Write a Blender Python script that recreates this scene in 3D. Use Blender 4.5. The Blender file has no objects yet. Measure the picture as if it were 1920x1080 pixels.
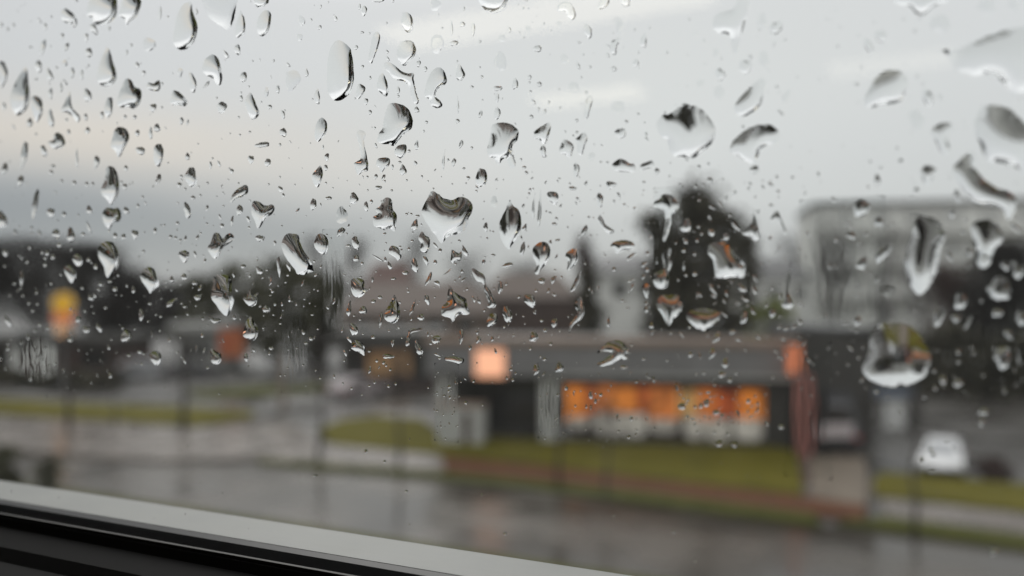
import bpy, math, random
import numpy as np
from mathutils import Vector, Matrix, geometry, noise

random.seed(7)
sc = bpy.context.scene
COL = sc.collection

# ------------------------------------------------------------------ camera
F = 1500.0                      # focal length in photo pixels (1920 wide)
YAW = math.radians(25.0)        # the window plane is y = D; the camera looks 25 deg aside of its normal
HORIZON = 560.0
PITCH = math.atan((HORIZON - 540.0) / F)
D = 0.136                       # eye to window pane, metres
EYE = 6.5                       # eye above street level (world z = 0 at the eye)
GZ = -EYE

cam_d = bpy.data.cameras.new('camera')
cam = bpy.data.objects.new('camera', cam_d); COL.objects.link(cam)
cam.rotation_euler = (math.pi / 2 + PITCH, 0, YAW)
cam_d.sensor_width = 36.0
cam_d.lens = F / 1920 * 36.0
cam_d.clip_start = 0.005; cam_d.clip_end = 3000
cam_d.dof.use_dof = True
cam_d.dof.focus_distance = 0.163
cam_d.dof.aperture_fstop = 7.8
sc.camera = cam
CM = cam.rotation_euler.to_matrix()

def ray(px, py):
    return CM @ Vector(((px - 960) / F, (540 - py) / F, -1.0))
def on_pane(px, py):
    d = ray(px, py); return d * (D / d.y)
def on_ground(px, py, z=GZ):
    d = ray(px, py); return d * (z / d.z)
FWD = Vector((-math.sin(YAW), math.cos(YAW), 0)); RGT = Vector((math.cos(YAW), math.sin(YAW), 0))
def at(px, depth, z=GZ):
    p = FWD * depth + RGT * ((px - 960) / F * depth); return Vector((p.x, p.y, z))
def gdepth(py): return EYE * F / (py - HORIZON)
def zat(py, depth): return (HORIZON - py) * depth / F

# ------------------------------------------------------------------ materials
def new_mat(name):
    m = bpy.data.materials.new(name); m.use_nodes = True
    nt = m.node_tree
    for n in list(nt.nodes): nt.nodes.remove(n)
    out = nt.nodes.new('ShaderNodeOutputMaterial')
    return m, nt, out
def mat(name, c, rough=0.7, var=0.25, scale=3.0, spec=0.4, metal=0.0, c2=None, rvar=0.0, bump=0.0, emit=None, es=0.0, coat=0.0, evar=0.0):
    m, nt, out = new_mat(name)
    b = nt.nodes.new('ShaderNodeBsdfPrincipled')
    nt.links.new(b.outputs[0], out.inputs[0])
    tc = nt.nodes.new('ShaderNodeTexCoord')
    nz = nt.nodes.new('ShaderNodeTexNoise'); nz.inputs['Scale'].default_value = scale; nz.inputs['Detail'].default_value = 5
    nt.links.new(tc.outputs['Object'], nz.inputs['Vector'])
    rp = nt.nodes.new('ShaderNodeValToRGB')
    rp.color_ramp.elements[0].position = 0.3; rp.color_ramp.elements[1].position = 0.7
    d = c2 or tuple(min(1, v * (1 + var)) for v in c)
    lo = c if c2 else tuple(v * (1 - var) for v in c)
    rp.color_ramp.elements[0].color = (*lo, 1); rp.color_ramp.elements[1].color = (*d, 1)
    nt.links.new(nz.outputs['Fac'], rp.inputs[0]); nt.links.new(rp.outputs[0], b.inputs['Base Color'])
    b.inputs['Roughness'].default_value = rough
    b.inputs['Specular IOR Level'].default_value = spec
    b.inputs['Metallic'].default_value = metal
    b.inputs['Coat Weight'].default_value = coat
    if rvar:
        mr = nt.nodes.new('ShaderNodeMapRange')
        mr.inputs['From Min'].default_value = 0.35; mr.inputs['From Max'].default_value = 0.65
        mr.inputs['To Min'].default_value = max(0, rough - rvar); mr.inputs['To Max'].default_value = rough + rvar
        nt.links.new(nz.outputs['Fac'], mr.inputs['Value']); nt.links.new(mr.outputs[0], b.inputs['Roughness'])
    if bump:
        bp = nt.nodes.new('ShaderNodeBump'); bp.inputs['Strength'].default_value = bump; bp.inputs['Distance'].default_value = 0.05
        n2 = nt.nodes.new('ShaderNodeTexNoise'); n2.inputs['Scale'].default_value = scale * 6; n2.inputs['Detail'].default_value = 4
        nt.links.new(tc.outputs['Object'], n2.inputs['Vector'])
        nt.links.new(n2.outputs['Fac'], bp.inputs['Height']); nt.links.new(bp.outputs[0], b.inputs['Normal'])
    if emit:
        b.inputs['Emission Color'].default_value = (*emit, 1); b.inputs['Emission Strength'].default_value = es
        if evar:
            n3 = nt.nodes.new('ShaderNodeTexNoise'); n3.inputs['Scale'].default_value = 2.6; n3.inputs['Detail'].default_value = 3
            nt.links.new(tc.outputs['Object'], n3.inputs['Vector'])
            m3 = nt.nodes.new('ShaderNodeMapRange'); m3.inputs['From Min'].default_value = 0.35; m3.inputs['From Max'].default_value = 0.65
            m3.inputs['To Min'].default_value = es * (1 - evar); m3.inputs['To Max'].default_value = es * (1 + evar)
            nt.links.new(n3.outputs['Fac'], m3.inputs['Value']); nt.links.new(m3.outputs[0], b.inputs['Emission Strength'])
    return m

M = {}
M['asphalt'] = mat('wet_asphalt', (0.047, 0.039, 0.029), 0.22, 0.45, 0.35, 0.42, rvar=0.1, bump=0.08)
M['lot'] = mat('wet_car_park', (0.062, 0.058, 0.052), 0.3, 0.3, 0.25, 0.5, rvar=0.12, bump=0.1)
M['grass'] = mat('lawn', (0.07, 0.064, 0.007), 0.85, 0.3, 0.6, 0.08, c2=(0.118, 0.102, 0.011))
M['verge'] = mat('verge_grass', (0.04, 0.047, 0.009), 0.85, 0.3, 1.5, 0.08, c2=(0.075, 0.075, 0.015))
M['drive'] = mat('driveway_concrete', (0.155, 0.128, 0.098), 0.55, 0.25, 0.8, 0.2, rvar=0.1)
M['concrete'] = mat('wet_concrete', (0.125, 0.105, 0.088), 0.28, 0.25, 0.8, 0.4, rvar=0.12)
M['brick'] = mat('wet_brick', (0.092, 0.038, 0.018), 0.8, 0.3, 2.0, 0.12, rvar=0.1)
M['kerb'] = mat('kerb_stone', (0.1, 0.1, 0.085), 0.5, 0.2, 2)
M['fascia'] = mat('fascia_metal', (0.19, 0.187, 0.186), 0.45, 0.12, 0.6, 0.4)
M['coping'] = mat('coping', (0.27, 0.20, 0.155), 0.5, 0.12, 1.0)
M['darkwall'] = mat('dark_cladding', (0.045, 0.043, 0.038), 0.5, 0.3, 1)
M['brownwall'] = mat('brown_wall', (0.07, 0.05, 0.042), 0.7, 0.3, 1)
M['house'] = mat('brown_render', (0.15, 0.115, 0.092), 0.8, 0.2, 0.6)
M['rooftile'] = mat('brown_tiles', (0.105, 0.08, 0.066), 0.6, 0.25, 2)
M['redtile'] = mat('reddish_tiles', (0.105, 0.062, 0.052), 0.6, 0.25, 2)
M['pale'] = mat('pale_render', (0.72, 0.72, 0.68), 0.8, 0.1, 0.5)
M['palegrey'] = mat('grey_render', (0.27, 0.27, 0.255), 0.8, 0.12, 0.5)
M['greyroof'] = mat('grey_roof', (0.1, 0.1, 0.1), 0.5, 0.2, 1)
M['white'] = mat('white_paint', (0.62, 0.62, 0.6), 0.5, 0.08, 1.5)
M['column'] = mat('column_paint', (0.42, 0.42, 0.4), 0.5, 0.12, 1.5)
M['glassdark'] = mat('dark_window', (0.03, 0.03, 0.028), 0.08, 0.2, 1, 0.6)
M['flatglass'] = mat('grey_window', (0.48, 0.48, 0.46), 0.15, 0.2, 1, 0.5)  # window grey lightened to carry distance haze in its colour
M['frosted'] = mat('frosted_film_glow', (0.52, 0.50, 0.46), 0.35, 0.4, 1.2, 0.5, emit=(1.0, 0.88, 0.7), es=0.05)  # weak emission put in to lighten the panes like room light behind
M['black'] = mat('black_plastic', (0.012, 0.012, 0.012), 0.5, 0.3, 5)
M['metal'] = mat('grey_steel', (0.16, 0.16, 0.16), 0.4, 0.15, 4, metal=0.6)
M['bark'] = mat('wet_bark', (0.035, 0.029, 0.024), 0.7, 0.3, 4)
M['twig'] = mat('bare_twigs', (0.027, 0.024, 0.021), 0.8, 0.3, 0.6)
M['twig2'] = mat('hazed_grey_twigs', (0.13, 0.125, 0.12), 0.8, 0.3, 0.6)  # paler grey; on the far trees it carries distance haze in the colour
M['twigred'] = mat('reddish_twigs', (0.06, 0.035, 0.029), 0.8, 0.3, 0.6)
M['ever'] = mat('evergreen_leaves', (0.024, 0.024, 0.013), 0.7, 0.5, 0.7, c2=(0.098, 0.088, 0.056))
M['olive'] = mat('olive_leaves', (0.03, 0.031, 0.013), 0.7, 0.4, 0.6, c2=(0.07, 0.068, 0.022))
M['lime'] = mat('yellow_green_leaves', (0.16, 0.18, 0.045), 0.6, 0.3, 0.8)
M['carwhite'] = mat('white_car_paint', (0.72, 0.72, 0.72), 0.25, 0.04, 1, 0.5, coat=0.6)
M['carsilver'] = mat('silver_car_paint', (0.35, 0.36, 0.37), 0.3, 0.05, 1, 0.5, coat=0.5, metal=0.3)
M['cardark'] = mat('dark_car_paint', (0.05, 0.05, 0.055), 0.25, 0.1, 1, 0.5, coat=0.5)
M['carpink'] = mat('pale_car_paint', (0.45, 0.40, 0.40), 0.3, 0.05, 1, 0.5, coat=0.5)
M['tyre'] = mat('tyre_rubber', (0.015, 0.015, 0.015), 0.8, 0.2, 8)
M['rim'] = mat('wheel_rim', (0.3, 0.3, 0.31), 0.3, 0.1, 4, metal=0.8)
M['taillamp'] = mat('tail_lamp', (0.3, 0.02, 0.015), 0.2, 0.1, 4, coat=0.5)
M['headlamp'] = mat('head_lamp', (0.6, 0.6, 0.6), 0.1, 0.1, 4, coat=0.5)
M['red'] = mat('red_panel', (0.30, 0.125, 0.105), 0.4, 0.15, 1)
M['redsign'] = mat('red_orange_board', (0.36, 0.06, 0.04), 0.4, 0.3, 0.9, c2=(0.40, 0.15, 0.045))
M['blue'] = mat('blue_glint_paint', (0.17, 0.20, 0.25), 0.4, 0.15, 1)
M['post'] = mat('beige_post', (0.24, 0.20, 0.165), 0.6, 0.15, 3)
M['yellowlit'] = mat('yellow_sign_lit', (0.5, 0.3, 0.03), 0.4, 0.1, 1, emit=(1.0, 0.53, 0.02), es=0.30)
M['orangelit'] = mat('orange_sign_lit', (0.4, 0.12, 0.04), 0.4, 0.1, 1, emit=(1.0, 0.26, 0.07), es=0.33)
M['peachlit'] = mat('peach_sign_lit', (0.5, 0.35, 0.2), 0.4, 0.1, 1, emit=(1.0, 0.52, 0.26), es=0.6)
M['squarelit'] = mat('square_sign_lit', (0.6, 0.4, 0.3), 0.4, 0.05, 1, emit=(1.0, 0.44, 0.24), es=0.86)
M['pylonlit'] = mat('pylon_panel_lit', (0.4, 0.15, 0.08), 0.4, 0.1, 1, emit=(1.0, 0.27, 0.11), es=0.42)
M['shoplit'] = mat('shop_front_lit', (0.3, 0.2, 0.1), 0.5, 0.3, 0.7, emit=(1.0, 0.5, 0.22), es=0.075, evar=0.65)
M['amber1'] = mat('amber_panel', (0.3, 0.12, 0.03), 0.5, 0.4, 1.3, emit=(1.0, 0.29, 0.03), es=0.38, evar=0.65)
M['amber2'] = mat('dim_amber_panel', (0.3, 0.12, 0.03), 0.5, 0.4, 1.3, emit=(1.0, 0.27, 0.05), es=0.31, evar=0.65)
M['amber3'] = mat('rust_panel', (0.2, 0.05, 0.02), 0.5, 0.4, 1.3, emit=(1.0, 0.18, 0.03), es=0.21, evar=0.65)
M['amber4'] = mat('pale_amber_panel', (0.3, 0.2, 0.1), 0.5, 0.4, 1.3, emit=(1.0, 0.56, 0.17), es=0.3, evar=0.65)
M['lampglow'] = mat('ceiling_lamp_glow', (0.8, 0.8, 0.75), 0.5, 0.02, 1, emit=(1.0, 0.90, 0.70), es=3.0)
M['lampdim'] = mat('dim_lamp_glow', (0.8, 0.8, 0.75), 0.5, 0.02, 1, emit=(1.0, 0.92, 0.76), es=1.5)
M['cabin'] = mat('cabin_lining', (0.10, 0.10, 0.10), 0.6, 0.1, 3)
M['ledge'] = mat('grey_ledge_paint', (0.33, 0.335, 0.315), 0.45, 0.16, 45, 0.4, rvar=0.1)
M['rubber'] = mat('rubber_gasket', (0.016, 0.016, 0.017), 0.45, 0.3, 60, 0.4)
M['trim'] = mat('dark_trim', (0.007, 0.0062, 0.0052), 0.65, 0.25, 12, 0.15)
M['sillline'] = mat('trim_edge_highlight', (0.035, 0.031, 0.027), 0.5, 0.25, 25, 0.4)  # paler colour paints the highlight along the sill's front edge

def pane_mat():
    m, nt, out = new_mat('window_glass')
    tr = nt.nodes.new('ShaderNodeBsdfTransparent'); tr.inputs[0].default_value = (0.96, 0.97, 0.965, 1)
    gl = nt.nodes.new('ShaderNodeBsdfGlossy'); gl.inputs['Roughness'].default_value = 0.0
    fr = nt.nodes.new('ShaderNodeFresnel'); fr.inputs[0].default_value = 1.5
    mr = nt.nodes.new('ShaderNodeMath'); mr.operation = 'MULTIPLY'; mr.inputs[1].default_value = 1.25; mr.use_clamp = True
    mx = nt.nodes.new('ShaderNodeMixShader')
    nt.links.new(fr.outputs[0], mr.inputs[0]); nt.links.new(mr.outputs[0], mx.inputs[0])
    nt.links.new(tr.outputs[0], mx.inputs[1]); nt.links.new(gl.outputs[0], mx.inputs[2])
    # faint rain film: a thin milky scatter with uneven cover
    df = nt.nodes.new('ShaderNodeBsdfTranslucent'); df.inputs[0].default_value = (0.8, 0.8, 0.8, 1)
    tc = nt.nodes.new('ShaderNodeTexCoord'); mp = nt.nodes.new('ShaderNodeMapping'); mp.inputs['Scale'].default_value = (1, 1, 0.35)
    nz = nt.nodes.new('ShaderNodeTexNoise'); nz.inputs['Scale'].default_value = 60; nz.inputs['Detail'].default_value = 4
    nt.links.new(tc.outputs['Object'], mp.inputs[0]); nt.links.new(mp.outputs[0], nz.inputs['Vector'])
    m2 = nt.nodes.new('ShaderNodeMapRange'); m2.inputs['From Min'].default_value = 0.3; m2.inputs['From Max'].default_value = 0.7
    m2.inputs['To Min'].default_value = FILM[0]; m2.inputs['To Max'].default_value = FILM[1]
    nt.links.new(nz.outputs['Fac'], m2.inputs['Value'])
    mx2 = nt.nodes.new('ShaderNodeMixShader')
    nt.links.new(m2.outputs[0], mx2.inputs[0]); nt.links.new(mx.outputs[0], mx2.inputs[1]); nt.links.new(df.outputs[0], mx2.inputs[2])
    nt.links.new(mx2.outputs[0], out.inputs[0])
    return m
FILM = (0.014, 0.034)
def water_mat():
    m, nt, out = new_mat('rain_water')
    g = nt.nodes.new('ShaderNodeBsdfGlass'); g.inputs['IOR'].default_value = 1.333; g.inputs['Roughness'].default_value = 0.0
    g.inputs['Color'].default_value = (0.985, 0.99, 0.99, 1)
    nt.links.new(g.outputs[0], out.inputs[0])
    return m
M['pane'] = pane_mat(); M['water'] = water_mat()

# ------------------------------------------------------------------ helpers
def tag(o, label=None, cat=None, group=None, kind=None):
    if label: o['label'] = label
    if cat: o['category'] = cat
    if group: o['group'] = group
    if kind: o['kind'] = kind
    return o
def empty(name, loc, rz, label, cat, group=None):
    o = bpy.data.objects.new(name, None); COL.objects.link(o)
    o.location = loc; o.rotation_euler = (0, 0, rz); o.empty_display_size = 0.2
    return tag(o, label, cat, group)
class MB:
    def __init__(s): s.v = []; s.f = []
    def quad(s, a, b, c, d):
        n = len(s.v); s.v += [a, b, c, d]; s.f.append((n, n + 1, n + 2, n + 3)); return s
    def hexa(s, p):                      # 8 points: bottom ring 0-3, top ring 4-7
        n = len(s.v); s.v += [tuple(q) for q in p]
        for f in ((3, 2, 1, 0), (4, 5, 6, 7), (0, 1, 5, 4), (1, 2, 6, 5), (2, 3, 7, 6), (3, 0, 4, 7)): s.f.append(tuple(n + i for i in f))
        return s
    def box(s, x0, x1, y0, y1, z0, z1):
        return s.hexa([(x0, y0, z0), (x1, y0, z0), (x1, y1, z0), (x0, y1, z0), (x0, y0, z1), (x1, y0, z1), (x1, y1, z1), (x0, y1, z1)])
    def prism(s, pts, axis, a, b):       # 2-D outline extruded along an axis ('x' -> (y,z), 'y' -> (x,z), 'z' -> (x,y))
        n = len(s.v); k = len(pts)
        mk = {'x': lambda p, t: (t, p[0], p[1]), 'y': lambda p, t: (p[0], t, p[1]), 'z': lambda p, t: (p[0], p[1], t)}[axis]
        s.v += [mk(p, a) for p in pts] + [mk(p, b) for p in pts]
        s.f.append(tuple(n + i for i in reversed(range(k)))); s.f.append(tuple(n + k + i for i in range(k)))
        for i in range(k): s.f.append((n + i, n + (i + 1) % k, n + k + (i + 1) % k, n + k + i))
        return s
    def tube(s, pts, rad, sides=8):
        n = len(s.v); P = [Vector(p) for p in pts]
        for i, p in enumerate(P):
            t = (P[min(i + 1, len(P) - 1)] - P[max(i - 1, 0)]).normalized()
            u = t.cross(Vector((0.3, 1, 0.2))).normalized(); w = t.cross(u)
            r = rad[i] if isinstance(rad, (list, tuple)) else rad
            s.v += [tuple(p + (u * math.cos(2 * math.pi * j / sides) + w * math.sin(2 * math.pi * j / sides)) * r) for j in range(sides)]
        for i in range(len(P) - 1):
            for j in range(sides):
                a = n + i * sides + j; b = n + i * sides + (j + 1) % sides
                s.f.append((a, b, b + sides, a + sides))
        s.f.append(tuple(n + j for j in reversed(range(sides)))); e = n + (len(P) - 1) * sides
        s.f.append(tuple(e + j for j in range(sides)))
        return s
    def build(s, name, m, parent=None, smooth=False, bevel=0.0):
        me = bpy.data.meshes.new(name); me.from_pydata(s.v, [], s.f); me.update()
        if smooth:
            for p in me.polygons: p.use_smooth = True
        me.materials.append(m)
        o = bpy.data.objects.new(name, me); COL.objects.link(o)
        if parent: o.parent = parent
        if bevel:
            b = o.modifiers.new('bevel', 'BEVEL'); b.width = bevel; b.segments = 2; b.limit_method = 'ANGLE'
        return o
def bx(name, m, parent, x0, x1, y0, y1, z0, z1, bevel=0.0):
    return MB().box(x0, x1, y0, y1, z0, z1).build(name, m, parent, bevel=bevel)
SKY = [(0.0, (.42, .432, .44)), (0.05, (.50, .515, .52)), (0.12, (.62, .635, .635)), (0.25, (.72, .735, .745)), (0.34, (.76, .77, .78)), (0.44, (1.08, 1.085, 1.09)), (1.0, (1.3, 1.3, 1.3))]
# (px, py, half width, half height as direction sines, amount, colour)
CLOUDS = [(1250, 190, .42, .13, .8, (.77, .785, .77)), (150, 262, .32, .05, .85, (.83, .76, .675)), (560, 330, .12, .06, .5, (.70, .69, .66)), (40, 405, .30, .052, .95, (.325, .348, .37)), (430, 450, .24, .04, .75, (.37, .39, .40))]
ALPHA_BIG, ALPHA_SMALL, ALPHA_S, ALPHA_F = 0.50, 0.60, 0.15, 0.03
GRAV = 0.80; FLAT = 0.06
# ------------------------------------------------------------------ sky and light
w = bpy.data.worlds.new('World'); sc.world = w; w.use_nodes = True
nt = w.node_tree; N = nt.nodes; L = nt.links
for n in list(N): N.remove(n)
wo = N.new('ShaderNodeOutputWorld'); bg = N.new('ShaderNodeBackground'); L.new(bg.outputs[0], wo.inputs[0])
bg.inputs['Strength'].default_value = 0.1
SUN_EL, SUN_AZ = math.radians(38), math.radians(-35)
sky = N.new('ShaderNodeTexSky'); sky.sky_type = 'NISHITA'; sky.sun_disc = False
sky.sun_elevation = SUN_EL; sky.sun_rotation = SUN_AZ
tc = N.new('ShaderNodeTexCoord')
def math_n(op, a, b=None, clamp=False):
    n = N.new('ShaderNodeMath'); n.operation = op; n.use_clamp = clamp
    for i, v in enumerate((a, b)):
        if v is None: continue
        if isinstance(v, (int, float)): n.inputs[i].default_value = v
        else: L.new(v, n.inputs[i])
    return n.outputs[0]
def dot_n(vec):
    n = N.new('ShaderNodeVectorMath'); n.operation = 'DOT_PRODUCT'; n.inputs[1].default_value = vec
    L.new(tc.outputs['Generated'], n.inputs[0]); return n.outputs['Value']
sep = N.new('ShaderNodeSeparateXYZ'); L.new(tc.outputs['Generated'], sep.inputs[0])
mpn = N.new('ShaderNodeMapping'); mpn.inputs['Scale'].default_value = (1.2, 1.2, 6.0); L.new(tc.outputs['Generated'], mpn.inputs[0])
nz = N.new('ShaderNodeTexNoise'); nz.inputs['Scale'].default_value = 2.2; nz.inputs['Detail'].default_value = 4; L.new(mpn.outputs[0], nz.inputs['Vector'])
nzc = math_n('SUBTRACT', nz.outputs['Fac'], 0.5)
el = math_n('ADD', sep.outputs['Z'], math_n('MULTIPLY', nzc, 0.035))
rp = N.new('ShaderNodeValToRGB'); L.new(el, rp.inputs[0])
cr = rp.color_ramp
def stop(i, p, c):
    e = cr.elements[i] if i < 2 else cr.elements.new(p)
    e.position = p; e.color = (*c, 1)
for i, (p, c) in enumerate(SKY): 
    if i < 2: stop(i, p, c)
for i, (p, c) in enumerate(SKY):
    if i >= 2: stop(i, p, c)
# clouds: soft-edged masses in fixed directions of the sky
def cloud(az_px, el_px, wx, wy, amount):
    d = ray(az_px, el_px).normalized()
    side = Vector((d.y, -d.x, 0)).normalized(); up = side.cross(d)
    a = math_n('DIVIDE', dot_n(side), wx); b = math_n('DIVIDE', dot_n(up), wy)
    b = math_n('ADD', b, math_n('MULTIPLY', nzc, 0.8))
    r = math_n('ADD', math_n('MULTIPLY', a, a), math_n('MULTIPLY', b, b))
    fr = math_n('GREATER_THAN', dot_n(d), 0.0)
    g = math_n('MULTIPLY', math_n('POWER', 2.718, math_n('MULTIPLY', r, -1.0)), fr)
    return math_n('MULTIPLY', g, amount, True)
def mixc(fac, c1, c2, blend='MIX'):
    n = N.new('ShaderNodeMix'); n.data_type = 'RGBA'; n.blend_type = blend
    ins = [s for s in n.inputs if s.enabled]
    L.new(fac, ins[0]) if not isinstance(fac, float) else setattr(ins[0], 'default_value', fac)
    for s, c in ((ins[1], c1), (ins[2], c2)):
        if isinstance(c, tuple): s.default_value = (*c, 1)
        else: L.new(c, s)
    return [o for o in n.outputs if o.enabled][0]
col = rp.outputs[0]
for (px, py, wx, wy, am, c) in CLOUDS: col = mixc(cloud(px, py, wx, wy, am), col, c)
sc10 = N.new('ShaderNodeVectorMath'); sc10.operation = 'SCALE'; sc10.inputs['Scale'].default_value = 10.0
L.new(col, sc10.inputs[0])
fin = mixc(0.96, sky.outputs[0], sc10.outputs[0])
L.new(fin, bg.inputs['Color'])

sd = bpy.data.lights.new('sun', 'SUN'); sd.energy = 0.7; sd.angle = math.radians(25); sd.cycles.use_multiple_importance_sampling = False; sd.color = (1.0, 0.97, 0.93)
so = bpy.data.objects.new('sun', sd); COL.objects.link(so)
sv = Vector((math.sin(SUN_AZ) * math.cos(SUN_EL), math.cos(SUN_AZ) * math.cos(SUN_EL), math.sin(SUN_EL)))
so.rotation_euler = sv.to_track_quat('Z', 'Y').to_euler()

sc.view_settings.view_transform = 'Standard'; sc.view_settings.look = 'None'
sc.view_settings.gamma = 1; sc.view_settings.exposure = 0.0
sc.render.engine = 'CYCLES'
cy = sc.cycles
cy.max_bounces = 12; cy.transmission_bounces = 10; cy.transparent_max_bounces = 12; cy.glossy_bounces = 4; cy.diffuse_bounces = 3
cy.caustics_reflective = False; cy.caustics_refractive = True
cy.sample_clamp_indirect = 4.0
try:
    cy.use_denoising = True; cy.denoiser = 'OPENIMAGEDENOISE'
    cy.denoising_input_passes = 'RGB_ALBEDO_NORMAL'
except Exception: pass

# ------------------------------------------------------------------ ground
def sheet(name, m, pix, lift, drop=0.0, world=None):
    pts = world or [on_ground(*p) for p in pix]
    c = sum((Vector((p[0], p[1], 0)) for p in pts), Vector()) / len(pts)
    v = [(p[0] - c.x, p[1] - c.y, 0) for p in pts]
    mb = MB()
    if drop: mb.prism([(q[0], q[1]) for q in v], 'z', -drop, 0)
    else: mb.v = v; mb.f = [tuple(range(len(v)))]
    o = mb.build(name, m); o.location = (c.x, c.y, GZ + lift)
    return tag(o, kind='structure')
R = 900
sheet('ground', M['lot'], None, 0.0, world=[(-R, -R), (R, -R), (R, R), (-R, R)])
# roads and pavements
Yk = 25.0
sheet('road', M['asphalt'], None, 0.004, world=[(-150, 9.0), (80, 9.0), (80, 24.6), (-150, 24.6)])
def strip(name, m, pix, h): return sheet(name, m, pix, h, drop=h + 0.05)
strip('pavement', M['concrete'], [(-500, 744), (0, 783), (230, 797), (360, 806), (470, 795), (560, 800), (600, 836), (830, 860), (834, 890), (480, 864), (300, 868), (0, 846), (-500, 800)], 0.12)
strip('path', M['brick'], [(830.5, 862), (1000, 879), (1200, 904), (1440, 930), (1512, 938), (1622, 953), (1632, 982), (1525, 968), (1200, 925), (1000, 903), (834.5, 887)], 0.125)
strip('verge', M['verge'], [(484, 864.5), (834, 892), (1000, 906), (1200, 928), (1525, 971), (1540, 990), (1200, 945), (1000, 919), (834, 902), (484, 871)], 0.13)
strip('lawn', M['grass'], [(592, 812), (640, 792), (700, 784), (790, 790), (830, 822), (1100, 828), (1432, 838), (1495, 850), (1506, 934), (1440, 927), (1200, 900.5), (1000, 875.5), (830, 857), (630, 838)], 0.15)
strip('grass_island', M['grass'], [(-500, 725), (0, 752), (160, 761), (340, 766), (478, 776), (470, 786), (365, 803), (235, 794), (0, 780), (-500, 741)], 0.16)
strip('far_grass', M['verge'], [(350, 736), (480, 726), (640, 722), (660, 730), (470, 745), (370, 748)], 0.12)
strip('driveway', M['drive'], [(1515, 852), (1618, 856), (1638, 915), (1630, 950), (1545, 940), (1522, 935)], 0.03)
strip('side_lawn', M['grass'], [(1650, 892), (1780, 903), (2400, 960), (2400, 1030), (1920, 966), (1648, 936), (1636, 915)], 0.15)
strip('side_pavement', M['concrete'], [(1650, 940), (1920, 970), (2400, 1034), (2400, 1080), (1920, 1008), (1660, 974)], 0.12)
strip('side_verge', M['verge'], [(1570, 985), (1660, 976), (1920, 1011), (2400, 1084), (2400, 1110), (1920, 1034), (1700, 1004)], 0.13)
strip('near_verge', M['verge'], None, 0.1) if False else sheet('near_verge', M['verge'], None, 0.12, 0.15, world=[(-150, 6.0), (80, 6.0), (80, 17.6), (-150, 18.6)])

# ------------------------------------------------------------------ vegetation
def bare_tree(name, px, py_top, depth, wpx, label, group=None, m='twig', n=2200, seed=0, trunk=0.16, low=0.25, twig=(0.5, 1.3), tw=0.03, base=None):
    rnd = random.Random(seed)
    loc = at(px, depth) if base is None else base
    H = zat(py_top, depth) - GZ; W = wpx * depth / F
    t = empty(name, loc, rnd.uniform(0, 6), label, 'tree', group)
    mb = MB()
    lean = [Vector((rnd.uniform(-.03, .03) * H, rnd.uniform(-.03, .03) * H, H * k / 5)) * 1.0 for k in range(6)]
    lean[0] = Vector((0, 0, 0))
    mb.tube([tuple(p * 0.95) for p in lean], [trunk * (1 - 0.17 * k) for k in range(6)], 8)
    limbs = []
    for i in range(16):
        k = rnd.uniform(low, 0.85); a = rnd.uniform(0, 6.283)
        b = Vector((0, 0, H * k)); ln = W / 2 * rnd.uniform(.6, 1.0) * (1.15 - k * 0.6)
        e = b + Vector((math.cos(a) * ln, math.sin(a) * ln, H * rnd.uniform(.08, .2)))
        mid = b.lerp(e, .5) + Vector((0, 0, -0.02 * H))
        mb.tube([tuple(b), tuple(mid), tuple(e)], [trunk * .45, trunk * .28, trunk * .1], 5); limbs.append((b, e))
    mb.build('trunk', M['bark'], t, smooth=True)
    cb = MB()
    for i in range(n):
        b, e = rnd.choice(limbs)
        p = b.lerp(e, rnd.uniform(.25, 1.1)) + Vector((rnd.gauss(0, 1) * W * .10, rnd.gauss(0, 1) * W * .10, rnd.gauss(0, 1) * H * .07))
        if p.z > H or p.z < H * low * .8: continue
        d = Vector((rnd.gauss(0, .6), rnd.gauss(0, .6), rnd.uniform(.1, 1))).normalized() * rnd.uniform(*twig)
        s = d.cross(Vector((rnd.gauss(0, 1), rnd.gauss(0, 1), rnd.gauss(0, 1)))).normalized() * tw
        q = p + d
        cb.v += [tuple(p - s), tuple(p + s), tuple(q)]; k = len(cb.v); cb.f.append((k - 3, k - 2, k - 1))
    cb.build('crown', M[m], t)
    return t
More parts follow.
